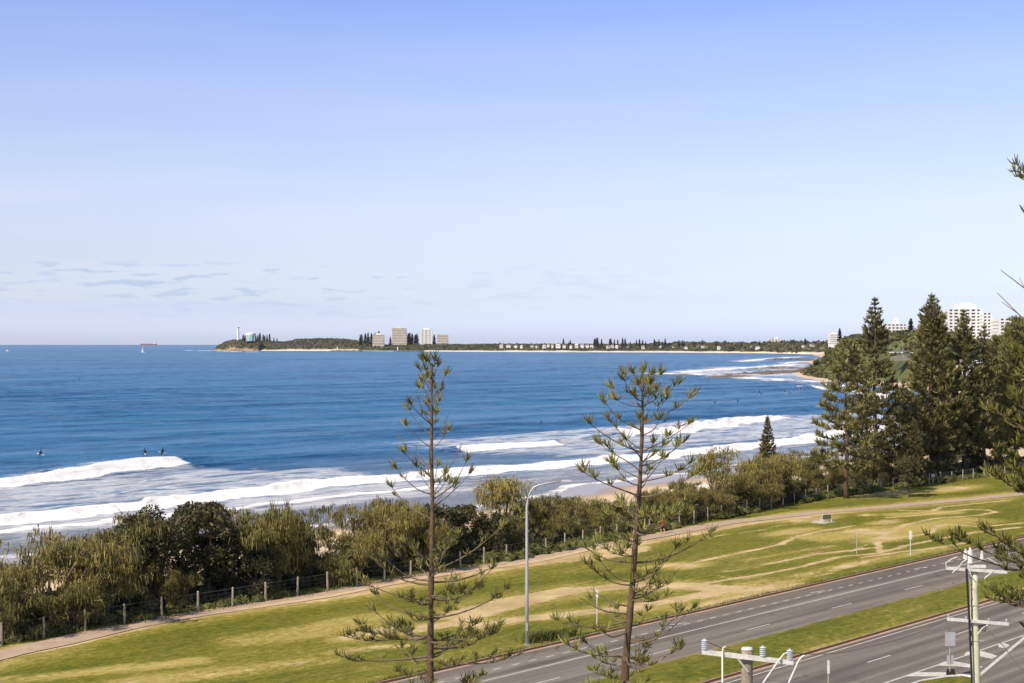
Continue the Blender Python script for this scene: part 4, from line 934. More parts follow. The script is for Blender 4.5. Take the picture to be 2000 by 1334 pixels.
# foreground Norfolk pines, limb by limb
def near_pine(name, label, trunk_px, Y, limbs, zbase, r_bot, r_top, seed, extra=(), finger=.034, flen=.34, tuftscale=1.0, lowy=1050, wscale=1.0, foreign=False, rmul=1.0, fm='pine'):
    global rng
    rng = np.random.default_rng(seed); r = random.Random(seed); s = Y/F
    tp_ = [W(x, y, Y) for x, y in trunk_px]
    z0 = tp_[-1]; base = (z0[0], Y, zbase)
    o = thing(name, base, label, 'tree'); off = np.array(base)
    pts = [np.array(p)-off for p in tp_]+[np.array([0,0,-.3])]
    pts = pts[::-1]; hh = pts[-1][2]
    zz = np.array([p[2] for p in pts]); xx = np.array([p[0] for p in pts])
    fine = np.linspace(zz[0], zz[-1], 26); 
    mb = MB(); mb.tube([(float(np.interp(z, zz, xx)), 0, z) for z in fine], [r_bot+(r_top-r_bot)*((z-zz[0])/(zz[-1]-zz[0]))**.9+.012*math.sin(z*3.1) for z in fine], 12); mb.build('trunk', M['bark'], o, True)
    wood = MB(); P0=[];P1=[];P2=[];Wd=[]
    def tuft(c, d, size=1.0, k=13):
        n = int(k*.75); d = d/np.linalg.norm(d)
        t_ = rng.random((n,1))
        st = c+d*flen*.5*(t_-.6)*size
        dirs = d*.6+np.array([0,0,.62])+rng.normal(size=(n,3))*np.array([.55,.55,.28]); dirs /= np.linalg.norm(dirs, axis=1, keepdims=True)
        l_ = flen*size*(.55+.55*rng.random((n,1)))
        e = st+dirs*l_; e[:,2] += .10*l_[:,0]; m_ = st+dirs*l_*.5; m_[:,2] -= .03
        P0.append(st); P1.append(m_); P2.append(e); Wd.append(np.full(n, finger*size**.5)*(.8+.4*rng.random(n)))
        # crossed partner so every finger has body
        P0.append(st+.004); P1.append(m_+.004); P2.append(e+.004); Wd.append(np.full(n, finger*size**.5)*.8)
    def limb(A, B, bare, density, sag):
        wood = MB()
        limb_(A, B, bare, density, sag, wood); wood.build('limb', M['twig'], o)
    def limb_(A, B, bare, density, sag, wood):
        ln = float(np.linalg.norm(B-A)); d = (B-A)/ln
        kink = rng.normal(size=3)*.03*ln
        def pt(q): return A+(B-A)*q+np.array([0,0,1.])*(-sag*ln*math.sin(PI*q)+.06*ln*q*q*q)+kink*math.sin(PI*q*1.4)
        rr = (.010*ln+.009)*wscale
        wood.tube([tuple(pt(q)) for q in (0,.2,.4,.6,.8,1)], [rr*1.25, rr, rr*.85, rr*.7, rr*.5, rr*.3], 6, cap=False)
        if bare:
            for _ in range(3):
                q = r.uniform(.5,.95); c = pt(q); e = c+np.array([r.uniform(-.2,.2)+d[0]*.2, r.uniform(-.2,.2), r.uniform(.1,.3)]); wood.tube([tuple(c), tuple(e)], [rr*.4, rr*.2], 4, cap=False)
            return
        tuft(pt(1.0), d+np.array([0,0,.2]), 1.05*tuftscale, 24)
        n = int(density*ln)
        for i in range(n):
            q = r.uniform(.30, .97)**.8; c = pt(q); sd_ = np.cross(d, [0,0,1.]); sd_ /= np.linalg.norm(sd_)+1e-9
            sgn = r.choice((-1,1)); l2 = ln*(.10+.20*(1-abs(q-.6)))*r.uniform(.4,1.0)
            e = c+(sd_*sgn*r.uniform(.5,1)+d*r.uniform(.3,.9)+np.array([0,0,r.uniform(.0,.55)]))*l2*.75
            m_ = (c+e)/2-np.array([0,0,.05*l2]); wood.tube([tuple(c), tuple(m_), tuple(e)], [rr*.45, rr*.35, rr*.2], 4, cap=False)
            tuft(e, (e-c), r.uniform(.75,1.1)*tuftscale, 12)
            if l2 > .5: tuft((m_+e)/2, (e-c), .8*tuftscale, 9)
    for (tx, ty, ay, kind) in limbs:
        za = H-(ay-HZ)*s-zbase; xa = float(np.interp(za, zz, xx)); A = np.array([xa, 0, za])
        Xt = (tx-1000)*s-base[0]; Zt = H-(ty-HZ)*s-zbase
        dy = r.choice((-1,1))*abs(Xt-xa)*r.uniform(.1,.45)
        B = np.array([Xt, dy, Zt])
        limb(A, B, kind == 'b', {'b':0,'s':.7,'m':1.9,'d':3.4}[kind]*rmul, .05 if ty < lowy else .09)
    for (ay, ln, rise, n, kind) in extra:                # limbs towards and away from the viewer
        for k in range(n):
            za = H-(ay-HZ)*s-zbase+r.uniform(-.25,.25); xa = float(np.interp(za, zz, xx)); a = r.choice((-1,1))*PI/2+r.uniform(-.75,.75)
            l_ = ln*r.uniform(.75,1.1); B = np.array([xa+math.cos(a)*l_, math.sin(a)*l_, za+rise*l_])
            limb(np.array([xa,0,za]), B, kind == 'b', {'b':0,'s':.9,'m':2.3,'d':3.4}[kind]*rmul, .06)
    P0_, P1_, P2_, W_ = map(np.concatenate, (P0,P1,P2,Wd))
    fo = MB(); ribbons(fo, P0_, P1_, P2_, W_, W_*1.15, W_*.35)
    fo.build('crown', M[fm], o)
    return o
a6 = lambda X, Y_: (660+X/1.98, 660+Y_/1.98)
def L6(*rows): return [(a6(tx, 0)[0], a6(0, ty)[1], a6(0, ay)[1], k) for tx, ty, ay, k in rows]
near_pine('pine_tree', 'sparse young Norfolk pine in the foreground, left of the street lamp',
    [(843,708),(843,800),(843,900),(845,1000),(842,1150),(840,1334)], 62, L6(
    (325,85,170,'s'),(385,110,180,'m'),(350,90,130,'s'),(375,85,140,'m'),(340,90,150,'s'),(322,168,250,'s'),(418,145,235,'s'),(318,125,215,'s'),(392,255,345,'d'),(300,215,330,'b'),(268,285,375,'s'),(262,340,425,'s'),(425,365,430,'m'),(430,300,400,'b'),
    (220,392,505,'b'),(262,445,545,'s'),(302,505,590,'s'),(225,515,605,'s'),(190,590,700,'s'),(482,430,565,'b'),(515,482,625,'s'),(508,535,655,'s'),(412,525,625,'s'),(430,570,650,'s'),
    (260,800,860,'m'),(450,770,880,'m'),(635,745,900,'m'),(640,875,945,'b'),(118,848,955,'m'),(90,942,1030,'s'),(180,860,940,'m'),(130,1005,1080,'s'),(605,930,1010,'d'),(640,1000,1085,'s'),
    (40,1175,1160,'d'),(15,1222,1230,'m'),(75,1140,1160,'d'),(625,1140,1165,'d'),(590,1165,1200,'d'),(665,1245,1290,'m'),(140,1060,1150,'m'),(230,1290,1300,'d'),(560,1300,1330,'d')),
    0, .21, .035, 31, extra=((745,.5,.5,2,'s'),(765,.8,.5,2,'s'),(790,1.2,.6,3,'s'),(840,1.3,.6,3,'s'),(900,1.6,.5,2,'b'),(960,1.7,.4,3,'s'),(1085,1.5,.35,4,'m'),(1125,1.8,.3,4,'s'),(1165,2.2,.2,5,'m'),(1205,2.4,.15,4,'s'),(1250,2.6,.1,5,'m'),(1290,3.0,.1,4,'m'),(1340,3.0,.05,5,'m')))
a7 = lambda X, Y_: (1050+X/2.04, 680+Y_/2.04)
def L7(*rows): return [(a7(tx, 0)[0], a7(0, ty)[1], a7(0, ay)[1], k) for tx, ty, ay, k in rows]
near_pine('pine_tree', 'Norfolk pine in the foreground with tufted upswept limbs, right of the street lamp',
    [(1255,728),(1255,830),(1252,900),(1247,985),(1241,1053),(1236,1136),(1229,1210),(1222,1290),(1220,1334)], 55, L7(
    (380,102,145,'m'),(460,102,145,'m'),(420,96,135,'m'),(345,108,158,'s'),(488,108,165,'s'),(300,165,232,'s'),(305,208,235,'s'),(545,152,232,'d'),(380,185,240,'m'),(250,222,328,'s'),(590,210,300,'m'),(510,205,300,'m'),
    (205,308,415,'s'),(285,295,405,'s'),(600,308,412,'m'),(250,382,490,'m'),(582,392,470,'m'),(605,468,530,'m'),(172,490,590,'m'),(630,500,592,'d'),(300,460,520,'m'),
    (240,640,720,'d'),(612,650,728,'d'),(560,640,725,'d'),(130,772,850,'m'),(690,765,855,'s'),(190,862,945,'d'),(575,900,985,'b'),(555,800,935,'m'),(240,850,930,'m'),(160,990,1060,'b'),(75,1085,1085,'m'),(120,1178,1225,'m'),(190,1190,1235,'m'),
    (612,1050,1170,'s'),(580,1075,1175,'m'),(570,1215,1248,'d'),(290,1310,1320,'d'),(210,970,1030,'b')),
    0, .24, .035, 32, extra=((765,.5,.5,3,'m'),(790,1.0,.6,4,'s'),(850,1.3,.5,3,'s'),(900,1.4,.5,3,'s'),(955,1.6,.4,3,'s'),(1020,1.3,.3,4,'m'),(1040,1.4,.2,3,'m'),(1095,1.8,.2,4,'m'),(1140,1.8,.2,4,'s'),(1165,2.0,.15,3,'m'),(1220,2.0,.1,4,'s'),(1290,2.0,.0,3,'m'),(1330,2.2,.0,4,'m')), flen=.36)
near_pine('pine_tree', 'close Norfolk pine whose limbs reach in from the right edge',
    [(2165,100),(2165,500),(2165,1000),(2165,1500)], 35, [
    (1992,352,480,'s'),(1987,428,560,'s'),(1991,490,620,'b'),(1964,540,640,'b'),(1969,595,700,'b'),
    (1994,650,720,'d'),(1980,690,760,'d'),(1990,745,800,'m'),(1967,790,850,'d'),(1957,820,880,'s'),(1994,840,890,'d'),(1977,880,940,'d'),(1960,950,1000,'d'),(1987,930,985,'d'),(1934,912,1010,'s'),
    (1868,1084,1120,'s'),(1886,1068,1110,'m'),(1941,1058,1105,'m'),(1911,1150,1185,'m'),(1936,1160,1190,'m'),(1981,1140,1190,'m'),(1996,1235,1260,'s')],
    0, .3, .05, 33, extra=((700,2.5,.1,5,'m'),(800,2.6,.1,5,'m'),(900,2.8,0,5,'m'),(1000,2.9,0,4,'m'),(1100,3,0,3,'m')), finger=.030, flen=.22, tuftscale=1.0, wscale=.75, rmul=3.0, fm='pine_near')

# ------------------------------------------------------------------ she-oaks and broadleaf shrubs behind the fence
def limb_tree(r, h, R, nl, mb, base_r, clear=.15):
    """a few leaning stems that fork; returns the tips"""
    tips = []
    for i in range(nl):
        a = 2*PI*i/nl+r.uniform(-.5,.5); rr = R*r.uniform(.25,.75); top = h*r.uniform(.55,.9)
        p = [(0,0,-.2), (math.cos(a)*rr*.15+r.uniform(-.1,.1), math.sin(a)*rr*.15, h*.22), (math.cos(a)*rr*.55, math.sin(a)*rr*.55, top*.62), (math.cos(a)*rr, math.sin(a)*rr, top)]
        mb.tube(p, [base_r, base_r*.75, base_r*.45, base_r*.18], 7)
        tips.append(p[3]); 
        for k in range(4):
            q = r.uniform(.35,.95); b = Vector(p[2])*(q)+Vector(p[1])*(1-q) if q < .6 else Vector(p[2]).lerp(Vector(p[3]), q)
            a2 = a+r.uniform(-1.6,1.6); l2 = R*r.uniform(.25,.55); e = b+Vector((math.cos(a2)*l2, math.sin(a2)*l2, l2*r.uniform(.1,.9)))
            m_ = b.lerp(e, .5)+Vector((0,0,-.05*l2)); mb.tube([b, m_, e], [base_r*.35, base_r*.25, base_r*.1], 5); tips.append(tuple(e))
    return tips
def sheoak(seed, h, R, n_cl=120, per=26, low=.18, hang=.75, open_=0.0, wid=.055):
    """weeping foliage: bundles of fine blades hanging from sprays"""
    global rng
    rng = np.random.default_rng(seed); r = random.Random(seed); tr = MB(); tips = limb_tree(r, h, R, r.choice((3,4)), tr, .09+.012*h)
    cs = []
    lobes = [(r.uniform(-.5,.5)*R, r.uniform(-.5,.5)*R, h*r.uniform(low+.15,.8), R*r.uniform(.38,.62)) for _ in range(9)]+[(t[0], t[1], t[2], R*.35) for t in tips[::2]]
    for k in range(n_cl):
        x, y, z, rad = r.choice(lobes); d = np.array([r.gauss(0,1), r.gauss(0,1), r.gauss(0,.9)]); d /= np.linalg.norm(d)
        c = np.array([x, y, z])+d*rad*r.uniform(.75,1.08)*np.array([1,1,.95]); 
        if c[2] < h*low: c[2] = h*low+r.uniform(0,.4)
        if c[2] > h: c[2] = h-r.uniform(0,.5)
        if r.random() < open_ and c[2] < h*.55: continue
        cs.append((c, d))
    P0=[];P1=[];P2=[]
    for c, d in cs:
        n = int(per*r.uniform(.7,1.3)); o = rng.normal(size=(n,3))*np.array([.26,.26,.16])
        dirs = d*.42+rng.normal(size=(n,3))*.33; dirs[:,2] = np.abs(dirs[:,2])*.8+.12
        l_ = hang*(.5+.7*rng.random((n,1)))
        s0 = c+o; m_ = s0+dirs*l_*.55; e = m_+np.concatenate([dirs[:,:2]*.25, -.62-.3*rng.random((n,1))], 1)*l_*.75
        P0.append(s0); P1.append(m_); P2.append(e)
        if r.random() < .25:                              # sprays shooting up at the top
            k = 5; u = np.array([0,0,1.])+rng.normal(size=(k,3))*.25; P0.append(c+rng.normal(size=(k,3))*.1); P1.append(P0[-1]+u*hang*.45); P2.append(P0[-1]+u*hang*.9)
    P0,P1,P2 = map(np.concatenate, (P0,P1,P2)); n = len(P0); wv = wid*(.7+.7*rng.random(n))
    fo = MB(); ribbons(fo, P0, P1, P2, wv*.8, wv*1.2, wv*.5)
    return tr, fo
def broadleaf(seed, h, R, n=9000, leaf=.17, low=.15, canopy=False):
    global rng
    rng = np.random.default_rng(seed); r = random.Random(seed); tr = MB(); tips = limb_tree(r, h, R, 5 if canopy else 4, tr, .10+.014*h)
    nl = 34; lob = []
    for k in range(nl):
        a = r.uniform(0, 2*PI); rr = R*math.sqrt(r.random())*.8
        zt = h*(.93-.38*(rr/R)**2)
        z = r.uniform(h*(.5 if canopy else low+.08), zt) if r.random() < .5 else zt-R*.15
        lob.append((math.cos(a)*rr, math.sin(a)*rr, z, R*r.uniform(.17,.32)))
    lob = np.array(lob); pick = rng.integers(0, nl, n); L_ = lob[pick]
    d = rng.normal(size=(n,3)); d /= np.linalg.norm(d, axis=1, keepdims=True)
    rad = L_[:,3:4]*(.55+.5*rng.random((n,1))**.5); c = L_[:,:3]+d*rad*np.array([1,1,.85]); c[:,2] = np.clip(c[:,2], h*low*.6, h)
    e = d*.6+rng.normal(size=(n,3))*.5+np.array([0,0,.25]); e /= np.linalg.norm(e, axis=1, keepdims=True)
    l_ = leaf*(.6+.8*rng.random((n,1))); fo = MB(); ribbons(fo, c, c+e*l_*.5, c+e*l_, l_[:,0]*.35, l_[:,0]*.62, l_[:,0]*.15)
    return tr, fo
def make_tree(name, gen, fm, bark='bark_pale'):
    o = bpy.data.objects.new(name, None); C.objects.link(o); tr, fo = gen
    tr.build('trunk', M[bark], o, True); fo.build('crown', M[fm], o); return o
protos = {}
PR = {'o1': ('she_oak', lambda: sheoak(101, 6.0, 2.9, 190, 30), 'oak'), 'o2': ('she_oak', lambda: sheoak(102, 6.0, 2.6, 170, 30), 'oak_g'), 'o3': ('she_oak', lambda: sheoak(103, 6.0, 3.2, 200, 28), 'oak'),
      'ow': ('she_oak', lambda: sheoak(104, 6.5, 3.4, 105, 26, low=.3, hang=.95, open_=.5), 'oak'), 'o4': ('she_oak', lambda: sheoak(105, 4.5, 2.4, 130, 30, low=.06), 'oak_g'),
      'b1': ('broadleaf_tree', lambda: broadleaf(111, 7.5, 3.6, 12000, canopy=True), 'broad'), 'b2': ('broadleaf_shrub', lambda: broadleaf(112, 5.0, 2.7, 8500, low=.05), 'broad'), 'b3': ('broadleaf_shrub', lambda: broadleaf(113, 6.0, 2.6, 9000, low=.08), 'broad'),
      'ot': ('she_oak', lambda: sheoak(106, 7.0, 2.3, 80, 24, low=.55, hang=.7, open_=.0), 'oak')}
def shrub(kind, x, n_off, ytop, label, wide=1.0, group='coastal trees behind the park fence', rot=None, z=None):
    """x: column of the photo, n_off: metres seaward of the fence, ytop: row of its top"""
    # walk along the ray of that column to the wanted distance seaward of the fence
    u = (x-1000)/F; Y = 100.0
    for _ in range(60):
        t, n = to_tn(u*Y, Y); d = n-(float(fence_n(t))+n_off); Y -= d/(DX-DY*u)*.7
    t, n = to_tn(u*Y, Y); zb = -.05-3.1*float(sm(14, 34, n_off)) if z is None else z
    hh = {'o1':6,'o2':6,'o3':6,'ow':6.5,'o4':4.5,'b1':7.5,'b2':5,'b3':6,'ot':7}[kind]
    want = H-(ytop-HZ)*Y/F-zb; s = want/hh
    if kind not in protos: protos[kind] = make_tree(PR[kind][0], PR[kind][1](), PR[kind][2]); o = protos[kind]
    else: o = copy_tree(protos[kind])
    o.location = (u*Y, Y, zb); o.scale = (s*wide, s*wide, s); o.rotation_euler.z = random.uniform(0, 6.28) if rot is None else rot
    return tag(o, label, 'tree' if want > 5.5 else 'shrub', group)
SH = [
 ('ow',-25,4,1105,'weeping golden she-oak cut off by the left edge of the picture',1.1),
 ('o4',20,1.5,1150,'low olive she-oak bush at the foot of the weeping trees, far left'),
 ('ow',95,4,1046,'weeping golden she-oak with gaps showing sand, second from the left edge',1.15),
 ('o3',190,4,1062,'dense golden she-oak left of the big dark broadleaf tree',.95),
 ('o4',150,1.2,1140,'low she-oak bush beside the fence below the weeping golden trees'),
 ('b1',300,5,982,'big dark broadleaf tree with branching trunks and sand seen under its crown',.95),
 ('o2',250,6,1010,'olive she-oak leaning on the left of the big dark broadleaf tree',.8),
 ('b3',405,5,967,'tall dark broadleaf tree with rounded top, highest in the left half',.95),
 ('b2',450,4,1010,'dark broadleaf shrub tucked right of the tallest dark crown',.9),
 ('o2',490,4,995,'olive she-oak directly right of the dark broadleaf trees',.8),
 ('o1',545,4.5,1003,'golden green she-oak between dark trees and the sandy beach gap',.75),
 ('o2',590,4.5,988,'feathery pointed she-oak left of the sandy beach gap',.7),
 ('o4',655,1.8,1075,'low bushy she-oak below the sandy beach gap'),
 ('o3',740,4,990,'broad rounded golden she-oak right of the sandy beach gap',.95),
 ('o1',785,6,972,'golden she-oak behind the trunk of the left foreground pine',.8),
 ('b2',855,4,982,'dark leafy shrub just right of the left foreground pine trunk',1.05),
 ('b3',915,4,978,'dark rounded shrub under the flat topped she-oak',.9),
 ('ot',985,6,925,'flat topped she-oak with open crown over the surf, left of the street lamp',1.3),
 ('o1',1050,5,965,'golden she-oak directly behind the top of the street lamp',.75),
 ('o2',1005,3,1000,'olive she-oak low behind the street lamp pole, left side',.8),
 ('o2',1105,5,968,'upright olive she-oak between street lamp and right foreground pine',.7),
 ('o1',1155,5,972,'golden she-oak under the wet sand strip, left of the right foreground pine',.75),
 ('o4',1130,2,1025,'low she-oak near the fence posts left of the right foreground pine'),
 ('o2',1205,5,975,'olive she-oak just left of the right foreground pine trunk',.8),
 ('o3',1265,5,962,'rounded she-oak directly behind the right foreground pine trunk',.8),
 ('o1',1320,5,950,'golden she-oak right of the right foreground pine trunk',.8),
 ('ot',1395,8,870,'tall thin she-oak with a drooping umbrella crown against the surf',1.0),
 ('o2',1375,4,955,'olive she-oak bush at the foot of the thin umbrella crowned tree',.85),
 ('o2',1345,3,985,'dark olive she-oak bush by the path, right of the foreground pine',.85),
 ('o3',1430,4.5,925,'broad golden she-oak right of the thin umbrella crowned tree',.85),
 ('o1',1480,6,885,'large golden she-oak below the young symmetrical pine',.85),
 ('o3',1455,2.5,950,'golden she-oak overhanging the footpath shade, right of centre',.75),
 ('o1',1525,5,888,'golden she-oak right of the young symmetrical pine',.8),
 ('o3',1510,2.5,925,'low golden she-oak at the right end of the shady stretch of path',.7),
 ('o2',1575,7,880,'olive she-oak between the golden ones and the nearest tall pine',.8),
 ('o4',1560,3,940,'low she-oak at the fence left of the nearest tall pine trunk'),
 ('o2',1640,6,905,'dark olive she-oak behind the nearest tall pine trunk',1.0),
 ('o2',1690,5,890,'olive she-oak right of the nearest tall pine trunk',.95),
 ('b3',1680,3,925,'dark leafy shrub at the fence right of the nearest tall pine',1.0),
 ('o3',1735,5,880,'pale golden she-oak between the two tallest pines',.95),
 ('b3',1725,2.5,920,'dark shrub on the fence line left of the round lawn tree',.9),
 ('b2',1790,4,890,'dark bushy shrub under the tallest pine',1.2),
 ('b3',1850,4,880,'dark bushy shrub right of the small white notice board',1.2),
 ('b2',1905,6,880,'dark bushy shrub under the thin long trunked pine',1.2),
 ('b3',1960,6,870,'dark bushy shrub under the right edge pines',1.2),
 ('o3',690,3,1040,'low golden she-oak at the right side of the sandy beach gap',.9),
 ('o2',825,2.5,1015,'low olive she-oak at the foot of the left foreground pine, behind the fence',.9),
 ('b2',960,2.6,1000,'low dark shrub under the flat topped she-oak, by the fence',.9),
 ('o1',1080,2.6,1000,'low golden she-oak by the fence right of the street lamp pole',.8),
 ('o3',1180,2.6,1000,'low golden she-oak by the fence left of the right foreground pine trunk',.8),
 ('o1',1290,6,955,'golden she-oak filling the gap right behind the foreground pine',.8),
 ('o2',1345,6,940,'olive she-oak between the foreground pine and the umbrella crowned tree',.8),
 ('o1',1410,1.4,965,'golden she-oak leaning over the path below the umbrella crowned tree',.8),
 ('o2',1600,4,915,'olive she-oak just left of the nearest tall pine, at the fence',.8),
 ('o4',1215,.5,1012,'low she-oak bush pressed against the path left of the person in red',1.1),
 ('o4',1325,.2,990,'low she-oak bush at the path edge right of the person in red',1.2),
 ('b2',1368,.1,985,'low dark bush at the path edge below the umbrella crowned tree',1.1),
 ('o4',1405,-.1,968,'low olive bush hanging over the fence, below the umbrella crowned tree',1.2),
 ('b2',1450,-.1,955,'low dark bush in the shady stretch of path edge, left part',1.1),
 ('o4',1490,-.1,945,'low olive bush in the shady stretch of path edge, middle part',1.2),
 ('b2',1535,.1,940,'low dark bush at the right end of the shady stretch of path edge',1.1),
 ('o2',35,7,1098,'olive she-oak at the back of the weeping trees, far left',1.0),
 ('o2',350,2,1110,'low olive she-oak under the big dark broadleaf crown',.7),
 ('b2',500,2,1070,'low dark shrub at the fence left of the sandy gap',.9),
 ('o2',1830,9,865,'olive she-oak deep in the shade behind the tallest pine',1.1)]
for row in SH:
    off = row[2]
    if 1240 < row[1] < 1560: off = max(1.0, off-2.2)
    shrub(row[0], row[1], off, row[3], row[4], (row[5] if len(row) > 5 else 1.0)*(1.22 if row[0][0] == 'o' and row[0] != 'ot' else 1.08))

def lawn_tree():
    tr, fo = broadleaf(120, 5.9, 1.75, 6500, .16, low=.28); X, Y, _ = G(1774, 971)
    o = thing('lawn_tree', (X, Y, 0), 'small round dark leafed tree alone on the lawn, in front of the fence', 'tree'); 
    mb = MB(); mb.tube([(0,0,-.1),(0,0,1.6),(.05,0,3)], [.12,.09,.06], 8); mb.build('trunk', M['bark'], o); fo.build('crown', M['broad'], o)
    tr, fo = broadleaf(121, 1.7, .55, 500, .12, low=.2); X, Y, _ = G(1861, 948)
    o = thing('sapling', (X, Y, 0), 'little sapling on the mulch patch beside the notice board', 'sapling'); mb = MB(); mb.tube([(0,0,0),(0,0,1.2)], [.03,.015], 6); mb.build('stem', M['bark'], o); fo.build('crown', M['broad'], o)
lawn_tree()
# low ground cover along the fence
def cover():
    mb = MB(); n = 2600; t = rng.uniform(40, 330, n); d = np.abs(rng.normal(size=n))*1.6+.3; d = np.where((t > 110) & (t < 215), d-.9, d)
    k = (vnoise(t/5, t*0, 6) > .38)
    t, d = t[k], d[k]; nn_ = fence_n(t)+d; X = DX*t-DY*nn_; Y = DY*t+DX*nn_
    R = rng.uniform(.18, .5, len(t))*np.where((t > 108) & (t < 215), 1.45, 1); clumps(mb, np.stack([X, Y, R*.3], -1), R, .9, 16, .28)
    o = mb.build('ground_cover', M['cover'], smooth=False); tag(o, 'bright green creeping plants along the foot of the fence', 'ground cover', kind='stuff')
cover()
def understorey():
    global rng; rng = np.random.default_rng(5)
    mb = MB(); n = 1500; t = rng.uniform(30, 300, n); d = rng.uniform(3, 13, n)
    nn_ = fence_n(t)+d; X = DX*t-DY*nn_; Y = DY*t+DX*nn_; 
    gap = (np.abs(X/Y*F+1000-655) > 28)
    X, Y, d = X[gap], Y[gap], d[gap]; R = rng.uniform(.5, .95, len(X)); clumps(mb, np.stack([X, Y, R*.4], -1), R, 1.0, 18, .22)
    o = mb.build('undergrowth', M['broad']); tag(o, 'dark undergrowth beneath the coastal trees behind the fence', 'undergrowth', kind='stuff')
understorey()
def grass_tufts():
    """rough grass clumps on kerb edges and by the fence"""
    global rng; rng = np.random.default_rng(6); mb = MB()
    def add(X, Y, n, r, h, w):
        a = rng.normal(size=(n,2))*r; p0 = np.stack([X+a[:,0], Y+a[:,1], np.full(n, .0)], -1); d = rng.normal(size=(n,3))*np.array([.35,.35,.1])+np.array([0,0,1.])
        ribbons(mb, p0, p0+d*h*.5, p0+d*h+np.array([.05,0,0]), np.full(n, w), np.full(n, w), np.full(n, w*.3))
    for x, y, n in ((1045,1251,90),(1060,1250,90),(1075,1248,90),(1090,1246,90),(1105,1243,60),(1032,1255,50),(1120,1240,40)):
        X, Y, _ = G(x, y); add(X, Y, n, .35, .55, .05)
    t = rng.uniform(45, 340, 5000); nn_ = fence_n(t)+rng.normal(size=5000)*.35+.1; X = DX*t-DY*nn_; Y = DY*t+DX*nn_
    p0 = np.stack([X, Y, X*0], -1); d = rng.normal(size=(5000,3))*np.array([.4,.4,.1])+np.array([0,0,1.]); h = rng.uniform(.15,.45,(5000,1))
    ribbons(mb, p0, p0+d*h*.5, p0+d*h, np.full(5000,.05), np.full(5000,.05), np.full(5000,.02))
    # the lawn's own blades along the kerb, where they show against the road
    t = rng.uniform(60, 260, 9000); nn_ = 67.0+np.abs(rng.normal(size=9000))*.25; X = DX*t-DY*nn_; Y = DY*t+DX*nn_
    p0 = np.stack([X, Y, X*0], -1); d = rng.normal(size=(9000,3))*np.array([.5,.5,.1])+np.array([0,0,1.]); h = rng.uniform(.05,.14,(9000,1))
    ribbons(mb, p0, p0+d*h*.5, p0+d*h, np.full(9000,.04), np.full(9000,.04), np.full(9000,.015))
    o = mb.build('rough_grass', M['cover']); tag(o, 'rough unmown grass tufts at kerb and fence', 'grass', kind='stuff')
grass_tufts()

# ------------------------------------------------------------------ fence
def fence():
    ts = list(np.arange(38, 330, 3.3)); P = [tn(t, float(fence_n(t))) for t in ts]
    o = thing('post_and_wire_fence', (P[0][0], P[0][1], 0), 'timber post and wire mesh fence between the park and the coastal trees', 'fence'); ox, oy = P[0]
    r = random.Random(3); proto = None
    for i, (x, y) in enumerate(P):
        if proto is None:
            mb = MB(); mb.tube([(0,0,-.2),(0,0,.8),(0,0,1.5),(0,0,1.53)], [.085,.08,.075,.05], 8); proto = mb.build('post', M['wood_post'], o)
            proto.location = (0, 0, 0)
        else:
            c = proto.copy(); C.objects.link(c); c.parent = o; c.location = (x-ox, y-oy, 0); c.scale = (1,1,r.uniform(.93,1.06)); c.rotation_euler = (r.uniform(-.03,.03), r.uniform(-.03,.03), r.uniform(0,6))
    mb = MB()
    for zz in (1.42, 1.12, .82, .52, .22): mb.tube([(x-ox, y-oy, zz) for x, y in P], .0045 if zz < 1.3 else .011, 4, cap=False)
    for i in range(len(P)-1):
        if ts[i] > 260: continue
        for k in range(5):
            q = k/5; x = P[i][0]*(1-q)+P[i+1][0]*q-ox; y = P[i][1]*(1-q)+P[i+1][1]*q-oy; mb.tube([(x, y, .1), (x, y, 1.4)], .0035, 3, cap=False)
    mb.build('wire_mesh', M['wiremesh'], o)
fence()

# ------------------------------------------------------------------ street furniture
def street_lamp():
    X, Y, _ = G(1029, 1259); s = Y/F; o = thing('street_lamp', (X, Y, 0), 'tall grey curved arm street lamp between the lawn and the road', 'street lamp')
    h = (1259-990)*s; mb = MB(); pts = [(0,0,0),(0,0,h*.4),(0,0,h)]; rad = [.13,.115,.085]
    for x, y in ((1031,975),(1035,962),(1042,952),(1053,947),(1070,943.5),(1100,939)): p = W(x, y, Y); pts.append((p[0]-X, 0, p[2])); rad.append(.05)
    mb.tube(pts, rad, 10); mb.build('pole', M['galv'], o, True)
    p = W(1106, 938.5, Y); mb = MB(); mb.box(p[0]-X, 0, p[2], .75, .26, .10, top=.7); mb.build('lamp_head', M['galv'], o)
    mb = MB(); mb.tube([(0,0,0),(0,0,.04)], .24, 10); mb.build('base_plate', M['galv'], o)
    mb = MB(); mb.box(0, -.13, 1.2, .12, .04, .5); mb.build('access_hatch', M['galv'], o)
street_lamp()
def sign_post(x, yb, yt, label, panel=None, m='paint_w', r=.035, lean=0):
    X, Y, _ = G(x, yb); s = Y/F; h = (yb-yt)*s; o = thing('sign_post', (X, Y, 0), label, 'sign post')
    mb = MB(); mb.tube([(0,0,-.1),(lean,0,h)], r, 8); mb.build('post', M[m], o)
    mb = MB(); mb.tube([(lean,0,h),(lean,0,h+.05)], [r*1.3,r*.8], 8); mb.build('cap', M[m], o)
    if panel:
        w_, h_, m2 = panel; mb = MB(); mb.box(lean, -r-.012, h-h_/2-.02, w_, .02, h_); mb.build('panel', M[m2], o)
    return o
sign_post(1166, 1226, 1152, 'white sign post with a small bracket on the verge left of the right foreground pine', (.16,.5,'paint_w'))
sign_post(1673, 1082, 1042, 'plain thin white post on the lawn, left of the pair near the crossing tracks', None, 'galv', .03)
sign_post(1778, 1086, 1036, 'white topped bus stop post on the lawn near the kerb', (.3,.8,'paint_w'))
